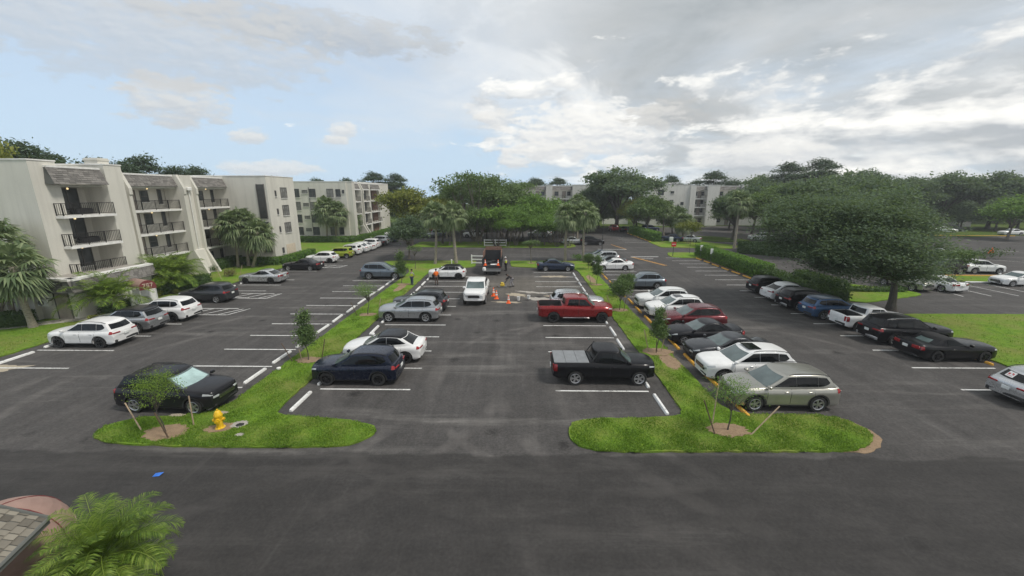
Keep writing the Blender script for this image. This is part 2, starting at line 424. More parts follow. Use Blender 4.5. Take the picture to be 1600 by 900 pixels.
CUSEED=8.2
tc=N(nt,'ShaderNodeTexCoord'); D=tc.outputs['Generated']
sx=N(nt,'ShaderNodeSeparateXYZ'); nt.links.new(D,sx.inputs[0])
X_,Y_,Z_=sx.outputs
zc=math_(nt,'MAXIMUM',Z_,0.0)
den=math_(nt,'ADD',zc,.16)
cv=N(nt,'ShaderNodeCombineXYZ')
nt.links.new(math_(nt,'DIVIDE',X_,den),cv.inputs[0]); nt.links.new(math_(nt,'DIVIDE',Y_,den),cv.inputs[1])
cv.inputs[2].default_value=15.8
P=cv.outputs[0]
def cl(c): return [x*.83/BGS for x in c]
# azimuth measure: -1 far left .. +1 far right of the view
hyp=math_(nt,'SQRT',math_(nt,'ADD',math_(nt,'MULTIPLY',X_,X_),math_(nt,'MULTIPLY',Y_,Y_)))
az=math_(nt,'DIVIDE',X_,math_(nt,'MAXIMUM',hyp,.001))
# 1. pale veil over the blue
veil=noise(nt,P,.55,5,.55,.4)
vm=math_(nt,'ADD',math_(nt,'MULTIPLY',veil,.55),math_(nt,'MULTIPLY',zc,.65))
skyc=mixc(nt,ramp(nt,vm,[(.18,.42),(.66,.88)]),sky.outputs[0],cl((.62,.70,.78)))
hz=ramp(nt,zc,[(0,.85),(.10,.62),(.30,0)])
skyc=mixc(nt,hz,skyc,cl((.46,.62,.80)))
# whitish glow of thin cloud, upper left and right half
wl=math_(nt,'ADD',math_(nt,'ADD',math_(nt,'MULTIPLY',noise(nt,P,.8,6,.55,.4),.7),math_(nt,'MULTIPLY',zc,.50)),math_(nt,'MULTIPLY',math_(nt,'MAXIMUM',az,-.55),.16))
skyc=mixc(nt,ramp(nt,wl,[(.36,0),(.64,.92)]),skyc,cl((.70,.72,.73)))
# 2. broken grey-white sheet, strongest to the upper right
sheet=noise(nt,P,.62,8,.58,.5)
bias=math_(nt,'ADD',math_(nt,'MULTIPLY',az,.27),math_(nt,'MULTIPLY',zc,.30))
sm=math_(nt,'ADD',sheet,math_(nt,'SUBTRACT',bias,.06))
mask=ramp(nt,sm,[(.46,0),(.55,.5),(.70,1)])
tone=noise(nt,P,1.05,9,.60,.5)
tb=math_(nt,'ADD',tone,math_(nt,'MULTIPLY',math_(nt,'MULTIPLY',zc,math_(nt,'MAXIMUM',math_(nt,'ADD',az,.1),0)),-.70))
ccol=ramp(nt,tb,[(.20,cl((.33,.365,.39))),(.34,cl((.44,.47,.49))),(.45,cl((.50,.52,.53))),(.53,cl((.80,.80,.78))),(.64,cl((.93,.92,.88)))])
ccol=mixc(nt,ramp(nt,math_(nt,'ADD',az,.5),[(.25,.75),(.72,0)]),ccol,cl((.66,.70,.74)))
skyc=mixc(nt,mask,skyc,ccol)
# 3. cumulus low over the horizon, more of it to the right
cv2=N(nt,'ShaderNodeCombineXYZ')
a2=N(nt,'ShaderNodeMath',operation='ARCTAN2'); nt.links.new(X_,a2.inputs[0]); nt.links.new(Y_,a2.inputs[1])
nt.links.new(math_(nt,'MULTIPLY',a2.outputs[0],2.4),cv2.inputs[0]); nt.links.new(math_(nt,'MULTIPLY',Z_,6.2),cv2.inputs[1]); cv2.inputs[2].default_value=CUSEED
Q=cv2.outputs[0]
cu=noise(nt,Q,1.9,9,.60,.15)
bsh=N(nt,'ShaderNodeMapRange'); nt.links.new(zc,bsh.inputs[0])
bsh.inputs[1].default_value=.20; bsh.inputs[2].default_value=.40; bsh.inputs[3].default_value=0; bsh.inputs[4].default_value=.22
bandv=math_(nt,'SUBTRACT',math_(nt,'ADD',cu,math_(nt,'MULTIPLY',az,.15)),bsh.outputs[0])
cm=ramp(nt,bandv,[(.555,0),(.60,.7),(.68,1)])
cv3=N(nt,'ShaderNodeVectorMath',operation='ADD'); nt.links.new(Q,cv3.inputs[0]); cv3.inputs[1].default_value=(.06,.17,0)
cu2=noise(nt,cv3.outputs[0],1.9,9,.60,.15)
lit=math_(nt,'ADD',math_(nt,'SUBTRACT',cu,cu2),.5)
cc=ramp(nt,lit,[(.40,cl((.44,.47,.50))),(.50,cl((.70,.71,.71))),(.62,cl((.95,.94,.90)))])
skyc=mixc(nt,cm,skyc,cc)
# 4. single soft puffs and flat grey scraps drifting on the left and over the centre
cv4=N(nt,'ShaderNodeVectorMath',operation='ADD'); nt.links.new(Q,cv4.inputs[0]); cv4.inputs[1].default_value=(.012,.035,0)
pn=noise(nt,Q,9.0,9,.62,.15); pn2=noise(nt,cv4.outputs[0],9.0,9,.62,.15)
for (a0,z0,ra,rz_,gr,op) in ((-.672,.158,.058,.028,.66,.8),(-.571,.111,.024,.011,.72,.8),(-.392,.131,.020,.012,.76,.8),(-.408,.108,.017,.007,.74,.8),(0,.074,.034,.013,.78,.9),(-.048,.162,.036,.015,.76,.8),
    (-.443,.303,.19,.025,.50,.55),(-.532,.048,.06,.012,.74,.7),(-.70,.262,.20,.055,.60,.5),(.165,.132,.135,.040,.84,.95),(.09,.095,.074,.017,.80,.8),(.52,.076,.08,.017,.80,.8),(.253,.067,.056,.011,.86,.9),(.33,.16,.06,.02,.50,.6)):
    da=math_(nt,'MULTIPLY',math_(nt,'SUBTRACT',a2.outputs[0],a0),1/ra); dz=math_(nt,'MULTIPLY',math_(nt,'SUBTRACT',Z_,z0),1/rz_)
    q=math_(nt,'ADD',math_(nt,'MULTIPLY',da,da),math_(nt,'MULTIPLY',dz,dz))
    q=math_(nt,'ADD',math_(nt,'MULTIPLY',q,.42),math_(nt,'MULTIPLY',math_(nt,'SUBTRACT',pn,.46),-4.2))
    k=ramp(nt,q,[(0,op),(.35,op*.8),(1,0)],'EASE')
    shade=ramp(nt,math_(nt,'ADD',math_(nt,'MULTIPLY',dz,.16),math_(nt,'ADD',math_(nt,'SUBTRACT',pn,pn2),.5)),[(.34,cl([gr*.80,gr*.82,gr*.84])),(.62,cl([gr,gr*.995,gr*.965]))])
    skyc=mixc(nt,k,skyc,shade)
nt.links.new(skyc,bg.inputs['Color']); bg.inputs['Strength'].default_value=BGS
nt.links.new(bg.outputs[0],out.inputs[0])
vs=scene.view_settings; vs.view_transform='Standard'; vs.look='None'; vs.exposure=.48; vs.gamma=1; vs.use_curve_mapping=False
scene.cycles.max_bounces=6; scene.cycles.transparent_max_bounces=6; scene.cycles.diffuse_bounces=3; scene.cycles.glossy_bounces=3
scene.cycles.use_denoising=True
# ------------------------------------------------------------------ ground
g=MB(); g.quad((-230,-70,-.06),(270,-70,-.06),(270,260,-.06),(-230,260,-.06))
struct(g.build('ground',M['grass_far'],smooth=False))
g=MB(); g.add([(-32,-25,0),(150,-25,0),(150,108,0),(62,120,0),(33,112,0),(-31,112,0)],[(0,1,2,3,4,5)])
LOT=struct(g.build('parking_lot',M['asphalt'],smooth=False))

def smooth_poly(p,it=2):
    for _ in range(it):
        q=[]
        for i in range(len(p)):
            a=p[i]; b=p[(i+1)%len(p)]
            d=math.hypot(b[0]-a[0],b[1]-a[1])
            t=min(.25,.35/d) if d>0 else .25
            q.append((a[0]+(b[0]-a[0])*t,a[1]+(b[1]-a[1])*t)); q.append((b[0]+(a[0]-b[0])*t,b[1]+(a[1]-b[1])*t))
        p=q
    return p
def ragged(p,step=.35,amp=.05,seed=1):
    rng=random.Random(seed); q=[]
    for i in range(len(p)):
        a=p[i]; b=p[(i+1)%len(p)]; d=math.hypot(b[0]-a[0],b[1]-a[1]); n=max(1,int(d/step))
        for k in range(n):
            t=k/n; q.append((a[0]+(b[0]-a[0])*t+rng.uniform(-amp,amp),a[1]+(b[1]-a[1])*t+rng.uniform(-amp,amp)))
    return q
def lawn(poly,mat,z=.07,step=.35,amp=.05,seed=1,name='lawn',soft=True):
    p=smooth_poly(poly) if soft else poly
    p=ragged(p,step,amp,seed)
    m=MB(); m.prism(p,-.02,z)
    return struct(m.build(name,mat,smooth=False)),p
ISL_L=[(-17.5,14.5),(-17.45,15.0),(-16.7,15.55),(-14.6,15.8),(-13.5,16.4),(-13.45,48.4),(-14.2,51),(-17.3,53.4),(-19.3,55.6),(-18.4,56.8),(-6.0,57),(-5.7,52.2),(-8.6,50.6),(-10.6,49.8),(-11.05,48.5),(-10.95,15.85),(-7.4,15.5),(-6.35,15.2),(-5.75,14.7),(-6.4,13.75),(-8,13.58),(-12.7,13.52),(-15.8,13.68),(-17.1,14.0)]
ISL_R=[(2.1,14.5),(2.25,15.4),(3.0,15.75),(7.15,15.95),(7.5,16.6),(7.55,49.6),(6.9,51.2),(3,51.6),(-.9,52.4),(-1.2,57),(9.8,57),(10.2,54),(9.6,50),(9.4,17.0),(9.9,16.25),(13.6,16.25),(14.5,15.7),(14.6,14.9),(14.1,14.25),(13.2,13.75),(12,13.62),(3,13.48),(2.3,13.9)]
lawn(ISL_L,M['grass'],seed=2); lawn(ISL_R,M['grass'],seed=3)
lawn([(-31.2,19),(-31.0,60),(-30.6,80),(-30.4,112),(-100,112),(-100,19)],M['grass'],seed=4,amp=.07)
lawn([(-19.5,71.8),(-4,71.4),(9.3,71.2),(10.6,73),(10.4,78),(2,80),(-19.5,79.5)],M['grass'],seed=5)
lawn([(23.4,60.6),(26.8,59.9),(30.6,60.3),(31,65.5),(24.6,65.7),(23.6,63)],M['grass'],seed=6)
lawn([(25.7,72),(37.5,70.5),(41,74),(36,81.5),(27,82.5),(25.9,80)],M['grass'],seed=7)
lawn([(27.8,14),(28.0,24.2),(29.4,30),(31.2,31.7),(60,31.7),(60,14)],M['grass'],seed=8)
lawn([(29.3,36.2),(31.2,35.1),(36,36.8),(39.2,38.1),(39.4,39.2),(36,42.5),(31,46),(29.4,46)],M['grass'],seed=9)
lawn([(49.4,43.9),(57,43.6),(58,47.0),(49.2,47.3),(47.8,45.6)],M['grass'],seed=10)
lawn([(80,96),(100,90),(112,93),(125,96),(140,108),(64,121)],M['grass_far'],seed=11,amp=.2,step=2)
lawn([(33,83),(43,80),(48,83),(44,90),(36,92)],M['grass_far'],seed=12,amp=.1)
lawn([(26.9,80),(33.0,82.6),(31,112),(26.6,112)],M['grass_far'],seed=13,amp=.1)
o,_=lawn([(26.95,24.6),(27.6,30),(29.3,31.8),(30.3,34.9),(29.2,36.5),(29.3,59.8),(27.0,59.8)],M['soil'],z=.05,seed=14,name='planting_bed',amp=.1)
# sandy bare rims where tyres cut the island corners
EXCL=[]
def patch(cx,cy,rx,ry,mat,name,z,seed,rz=0,kind='structure',n=34,rough=.16):
    if z>.06: EXCL.append((cx,cy,rx*1.02,ry*1.02))
    rng=random.Random(seed); pts=[]
    for k in range(n):
        a=2*PI*k/n; q=1+rng.uniform(-rough,rough)
        x=rx*q*math.cos(a); y=ry*q*math.sin(a)
        pts.append((cx+x*math.cos(rz)-y*math.sin(rz),cy+x*math.sin(rz)+y*math.cos(rz)))
    m=MB(); m.prism(pts,.0,z); o=m.build(name,mat,smooth=False); o['kind']=kind; return o
_arc=[(13.9,16.05),(14.42,15.7),(14.58,14.95),(14.15,14.28),(13.3,13.80),(12.5,13.66)]
_o=[(13.95,16.12),(14.55,15.8),(14.86,14.9),(14.42,14.10),(13.45,13.60),(12.5,13.58)]
m=MB(); m.prism(ragged(smooth_poly(_arc[::-1]+_o,1),.2,.05,77),-.01,.014); struct(m.build('bare_sand',M['mulch'],smooth=False))
patch(-11.35,14.3,.17,.12,M['concrete'],'bare_sand',.08,8)
patch(-11.85,15.05,.33,.27,M['concrete'],'valve_pad',.082,9,.2); patch(-11.8,15.0,.16,.13,M['seam'],'valve_cover',.088,10)
patch(-12.5,14.78,.55,.36,M['mulch'],'bare_soil',.081,11,.3)
patch(-15.1,15.72,.35,.12,M['sand'],'bare_sand',.078,13);patch(-13.3,15.95,.3,.14,M['sand'],'bare_sand',.078,13)
for cx,cy,r in ((-14.5,14.42,.75),(-12.33,21.75,.62),(-12.12,30.75,.6),(-12.3,41.6,.6),(8.75,14.95,.72),(8.65,23.35,.8),(8.55,32.35,.62),(8.43,41.8,.55),(1.8,54.9,.5)):
    patch(cx,cy,r*1.12,r*.72,M['mulch'],'mulch',.09,int(cx*7)+50,0,'stuff')
patch(8.9,21.9,.5,1.1,M['mulch'],'bare_soil',.072,33); patch(-12.2,40,.4,1.6,M['mulch'],'bare_soil',.071,34); patch(8.3,44.5,.4,2.2,M['mulch'],'bare_soil',.071,35)
# broken-up road base where the crew is digging
patch(2.2,36.0,1.5,.55,M['concrete'],'road_base',.012,40,-.25,rough=.3); patch(-.2,37.6,1.0,.5,M['sand'],'road_base',.010,41,-.4,rough=.35)
patch(4.2,46.3,1.5,.5,M['sand'],'road_base',.008,42,0,rough=.35); patch(-1.0,34.9,1.2,.25,M['sand'],'road_base',.008,43,-.1,rough=.35)
patch(-30.2,20.3,2.2,.9,M['sand'],'road_base',.003,44,.1,rough=.3).hide_render=False
patch(1.4,38.6,1.5,.35,M['concrete'],'road_base',.009,45,-.3,rough=.35); patch(3.6,37.0,.9,.4,M['sand'],'road_base',.0085,46,-.2,rough=.35); patch(2.9,34.6,1.1,.22,M['concrete'],'road_base',.0075,47,-.1,rough=.35)
# concrete walk and planting beds at the left entrance
m=MB(); m.prism([(-33.0,29.6),(-31.9,30.6),(-33.5,31.5),(-37,27.6),(-46,25.6),(-46,24.8),(-37,26.8),(-34,28.6)],-.01,.085); struct(m.build('footpath',M['concrete'],smooth=False))

# ------------------------------------------------------------------ painted lines (one sheet on the lot)
w=MB(); yl=MB(); Z=.005; LW=.055
def hline(x0,x1,y,mb=None,hw=LW): (mb or w).quad((x0,y-hw,Z),(x1,y-hw,Z),(x1,y+hw,Z),(x0,y+hw,Z))
def sline(a,b,mb=None,hw=LW,z=Z):
    d=Vector((b[0]-a[0],b[1]-a[1],0)).normalized(); n=Vector((-d.y,d.x,0))*hw
    A=Vector((a[0],a[1],z));B=Vector((b[0],b[1],z))
    (mb or w).quad(A-n,B-n,B+n,A+n)
PITCH=2.52; Y0=18.35
YL=[Y0+PITCH*k for k in range(13)]
for y in YL:
    hline(-18.62,-14.05,y+.1)
    if y<48: hline(-10.0,-5.42,y)
    hline(1.9,6.55,y)
hline(-6.2,-3.9,45.8)
for k in range(13):
    y=18.75+2.6*k
    if not 40<y<38: hline(10.6,14.65,y)
hline(10.4,14.8,49.4)
for k in range(17):
    y=18.77+2.6*k
    hline(22.38,26.4+.7*max(0,(30-y)/10),y)
for k in range(8): hline(21.2,26.2,79.5+2.6*k)
for k in range(-1,27):
    y=23.15+2.6*k
    if k in (3,4,9): continue
    hline(-30.0 if k>0 else -30.3,-25.4,y)
# hatched access aisles in the left row
for ya in (31.0,36.2,51.8):
    hline(-27.2,-23.6,ya-.3); hline(-27.2,-23.9,ya+1.5)
    sline((-23.6,ya-.3),(-22.9 if ya<33 else -23.2,ya+1.5))
    for q in range(3): sline((-27.0+q*1.3,ya-.2),(-26.0+q*1.3,ya+1.4))
# stop bars at the junctions
sline((17.3,61.2),(21.6,61.4),hw=.16); sline((18.4,59.4),(20.2,59.5),hw=.10); sline((17.4,61.0),(19.9,53.8),yl,.09); sline((17.7,61.0),(20.2,53.8),yl,.06)
sline((13.9,69.6),(18.8,69.4),hw=.16); sline((18.8,69.6),(17.6,76.0),yl,.09)
# slanted bays in the right hand lot
for a,b in (((50.67,42.99),(50.55,38.9)),((48.06,42.4),(48.06,37.9)),((45.5,41.9),(45.35,37.8)),((42.9,41.0),(42.5,37.6)),((53.2,43.2),(53.2,39.2)),((55.8,43.3),(55.8,39.4)),
            ((46.4,52.0),(50.5,49.2)),((44.2,50.4),(48.4,47.7)),((60,64.5),(66,61.5)),((63.5,64.5),(72,57)),((71,68),(84,68)),((37.5,84.5),(42.5,84)),((41,80),(46,79)),((44,78),(50,77.6)),((50,85.5),(56,85.5))): sline(a,b)
lo=w.build('stall_markings',M['line'],LOT,smooth=False); yo=yl.build('lane_markings',M['yline'],LOT,smooth=False)
# pale utility-cut crack filler and a faint blue survey mark are left as scuffs in the asphalt material

# ------------------------------------------------------------------ kerbs in the right lot
def kerb(a,b,mat,label,h=.14,wd=.16):
    d=Vector((b[0]-a[0],b[1]-a[1],0)); L=d.length
    m=MB(); m.bbox(0,L,-wd/2,wd/2,-.02,h,.03)
    o=m.build('kerb',mat,None,(a[0],a[1],0),math.atan2(d.y,d.x)); tag(o,label,'kerb'); return o
kerb((48.4,47.35),(57.3,47.3),M['stop_y'],'yellow kerb edging the small grass island in the right lot')
kerb((49.2,43.75),(52.2,43.6),M['stop_w'],'short white kerb at the near edge of the right lot island')
kerb((84,93.6),(112,92.2),M['stop_y'],'long pale kerb below the far white minivans on the right')

# ------------------------------------------------------------------ wheel stops
def stop_mesh():
    m=MB()
    for x0,x1 in ((-.9,.9),):
        prof=[(-.085,0),(.085,0),(.085,.05),(.05,.115),(-.05,.115),(-.085,.05)]
        n=len(prof); vs=[]
        for x,k in ((x0,.75),(x0+.05,1),(x1-.05,1),(x1,.75)):
            vs+=[(x,y*k if x in(x0,x1) else y,z*(k if x in (x0,x1) else 1)) for y,z in prof]
        fs=[tuple(range(n-1,-1,-1)),tuple(range(3*n,4*n))]
        for l in range(3):
            for k in range(n): fs.append((l*n+k,l*n+(k+1)%n,(l+1)*n+(k+1)%n,(l+1)*n+k))
        m.add(vs,fs)
    for x in (-.6,.6): m.lathe([(.022,.116),(.022,.121),(0,.122)],8,1,Matrix.Translation((x,0,0)))
    return m.mesh('wheel_stop',[M['stop_w'],M['seam']])
SM=stop_mesh()
def stops(xs,ys,yellow,where,group,extra={}):
    n=0
    for i,(x,y) in enumerate(zip(xs,ys)):
        o=link('wheel_stop',SM,None,(x+random.uniform(-.05,.05),y+random.uniform(-.06,.06),0),PI/2+random.uniform(-.025,.025))
        setmat(o,0,M['stop_y'] if yellow else M['stop_w'])
        lab=f"{'yellow' if yellow else 'white'} concrete wheel stop, {ordinal(i)} from the near end {where}"
        tag(o,extra.get(i,lab),'wheel stop',group)
ys=[Y0+PITCH*(k+.5) for k in range(-1,12)]
stops([-14.15]*13,[y+.1 for y in ys],False,'along the left island, outer side','white wheel stops on the outer side of the left island')
stops([-10.3]*12,ys[:12],False,'along the left island, centre lane side','white wheel stops on the centre side of the left island')
stops([6.72]*13,ys,False,'along the right island, centre lane side','white wheel stops on the centre side of the right island')
stops([10.2]*13,[17.0+2.6*k for k in range(13)],True,'along the right island, outer side','yellow wheel stops on the outer side of the right island')
stops([26.75+1.0*max(0,(30-y)/10)*.75 for y in [20.1+2.6*k for k in range(16)]],[20.1+2.6*k for k in range(16)],True,'along the right hedge','yellow wheel stops along the right hedge')
stops([26.35]*7,[81+2.6*k for k in range(7)],True,'along the far bright hedge','yellow wheel stops along the far hedge')
stops([-30.1,-30.25]+[-30.1]*19,[21.85,24.45]+[27.05+2.6*k for k in range(18)],False,'along the left lawn','white wheel stops along the left lawn')
# grass blades standing up on the two islands and the lawn edges near the camera
def blades(name,poly,n,ymax,seed,zb=.06,h0=.03,h1=.075):
    rng=np.random.default_rng(seed)
    P=np.array(poly); x0,y0=P.min(0); x1,y1=P.max(0); y1=min(y1,ymax)
    pts=[]
    xs=rng.uniform(x0,x1,n*6); t=rng.uniform(0,1,n*6); yy=y0+(y1-y0)*t**1.7
    ins=np.zeros(len(xs),bool); j=len(P)-1
    for i in range(len(P)):
        xi,yi=P[i]; xj,yj=P[j]
        c=((yi>yy)!=(yj>yy))&(xs<(xj-xi)*(yy-yi)/(yj-yi+1e-12)+xi); ins^=c; j=i
    for (ex,ey,erx,ery) in EXCL: ins&=((xs-ex)/erx)**2+((yy-ey)/ery)**2>rng.uniform(.6,1.25,len(xs))
    xs=xs[ins][:n]; yy=yy[ins][:n]; k=len(xs)
    a=rng.uniform(0,2*PI,k); h=rng.uniform(h0,h1,k)*(1+.5*np.sin(xs*3.1)*np.sin(yy*2.3)); wd=rng.uniform(.012,.026,k)
    lx=rng.normal(0,.035,k); ly=rng.normal(0,.035,k); z=np.full(k,zb)
    A=np.stack([xs-np.cos(a)*wd,yy-np.sin(a)*wd,z],1); B=np.stack([xs+np.cos(a)*wd,yy+np.sin(a)*wd,z],1); C=np.stack([xs+lx,yy+ly,z+h],1)
    V=np.stack([A,B,C],1).reshape(-1,3); Fc=np.arange(3*k).reshape(-1,3)
    o=link(name,np_mesh(name,V,Fc,[M['blade']])); tag(o,kind='stuff'); return o
blades('grass',ragged(smooth_poly(ISL_L),.35,.09,22),52000,40,5)
blades('grass',ragged(smooth_poly(ISL_R),.35,.09,23),52000,40,6)
blades('grass',[(27.9,16),(28.1,24.2),(29.4,30),(31.2,31.6),(48,31.6),(48,16)],26000,32,7)
blades('grass',[(-40,21),(-31.2,21),(-31.1,29),(-40,29)],9000,29,8)
# ------------------------------------------------------------------ cars
def interp(pts,x):
    if x<=pts[0][0]: return pts[0][1]
    for (a,b),(c,d) in zip(pts,pts[1:]):
        if x<=c: return b+(d-b)*(x-a)/(c-a) if c>a else d
    return pts[-1][1]
def sstep(t): t=max(0,min(1,t)); return t*t*(3-2*t)
PROF=[(0,.87),(.07,.945),(.18,.985),(.34,.972),(.52,.982),(.68,1.0),(.80,.992),(.90,.955),(1.0,.87)]
FR=[0,.07,.18,.34,.52,.64,.70,.80,.90,.96,1.0]
class Spec: pass
def spec(**k):
    s=Spec(); d=dict(L=4.6,W=1.86,H=1.66,wb=2.70,R=.35,sill=.23,hood=.98,belt=1.06,nose=.62,deck=None,cowl=.98,rf=.25,rr=-1.75,rb=-2.18,
      front=.93,bed=None,wt=.73,doors=4,rails=True,clad=True,qtr=True,roofdrop=.10,rear_z=.98,pickup=False,soft=False,tumble=1.0,axf=None,drop=.10)
    d.update(k); s.__dict__.update(d)
    if s.axf is None: s.axf=s.L/2-s.front
    s.axr=s.axf-s.wb
    L=s.L/2
    dk=s.deck if s.deck else s.rear_z
    s.top=[(-L,dk-.30),(-L+.025,dk-.10),(-L+.10,dk-.02),(-L+.28,dk+.01),(s.rb+.02,(s.belt if not s.bed else dk+.01)),(s.cowl,s.belt-.02),(s.cowl+.45*(L-s.cowl),s.hood),(L-.34,s.hood-s.drop*.42),(L-.16,s.hood-s.drop*.75),(L-.06,s.hood-s.drop*1.15),(L-.015,s.nose+.05),(L,s.nose-.03)]
    s.top=sorted(p for p in s.top if not (abs(p[0]-(-L+.28))<1e-6 and p[0]>s.rb-.02))
    return s
def hw(s,x):
    L=s.L/2; f=max(0,1-(L-x)/.95); r=max(0,1-(x+L)/.6)
    return s.W/2*(1-.20*f**2.2-.10*r**2.2)
def zbot(s,x):
    L=s.L/2; z=s.sill
    z+=.09*max(0,1-(L-x)/.4)+.14*max(0,1-(x+L)/.4)
    Ra=s.R+.065
    for ax in (s.axf,s.axr):
        if abs(x-ax)<Ra: z=max(z,s.R+math.sqrt(Ra*Ra-(x-ax)**2))
    return z
def prof(f): return interp(PROF,f)
def bodyP(s,x,f,sg=1,off=0):
    """point on the lower body side"""
    zt=interp(s.top,x); zb=zbot(s,x); z=zb+f*(zt-zb)
    y=hw(s,x)*prof((z-s.sill)/(zt-s.sill))
    return Vector((x,sg*(y+off),z))
def bodyZ(s,x,z,sg=1,off=0):
    zt=interp(s.top,x); y=hw(s,x)*prof(max(0,min(1,(z-s.sill)/(zt-s.sill))))
    return Vector((x,sg*(y+off),z))
def cabp(s,t):
    """cabin outline at level t: front x, rear x, half width"""
    tt=t
    xf=s.cowl+.12+(s.rf-s.cowl-.12)*tt; xr=s.rb+(s.rr-s.rb)*(tt**1.15)
    wb=s.W/2*.925; wt=s.W/2*s.wt
    w=wb+(wt-wb)*(t**1.35)
    return xf,xr,w
def roofz(s,x):
    xm=(s.rf+s.rr)/2; h=(s.rf-s.rr)/2
    q=(x-xm)/h
    return s.H-.045-s.roofdrop*(max(0,-q)**2)*.9-.055*max(0,q)**2
def cabz(s,x,t):
    zb=s.belt-.05
    return zb+(roofz(s,x)-zb)*t
def bow(t): return .26-.12*t
def sideP(s,x,t,sg,off=0):
    xf,xr,w=cabp(s,t); k=max(0,min(1,(xf-x)/(xf-xr+1e-6)))
    y=w*(1-.07*k**2.5-.03*(1-k)**3)
    return Vector((x,sg*(y+off),cabz(s,x,t)))
def frontP(s,yf,t,off=0):
    xf,xr,w=cabp(s,t); x=xf-bow(t)*yf*yf; 
    return Vector((x+off,yf*w*.97,cabz(s,x,t)+off*.8))
def rearP(s,yf,t,off=0):
    xf,xr,w=cabp(s,t); x=xr+.16*yf*yf
    return Vector((x-off,yf*w*.93,cabz(s,x,t)+off*.6))
def grid(fn,us,vs,mat=0,mb=None,flip=False):
    mb=mb or MB(); V=[fn(u,v) for v in vs for u in us]; n=len(us); Fs=[]
    for j in range(len(vs)-1):
        for i in range(n-1):
            q=(j*n+i,j*n+i+1,(j+1)*n+i+1,(j+1)*n+i)
            Fs.append(q[::-1] if flip else q)
    mb.add(V,Fs,mat); return mb
def lin(a,b,n): return [a+(b-a)*i/(n-1) for i in range(n)]

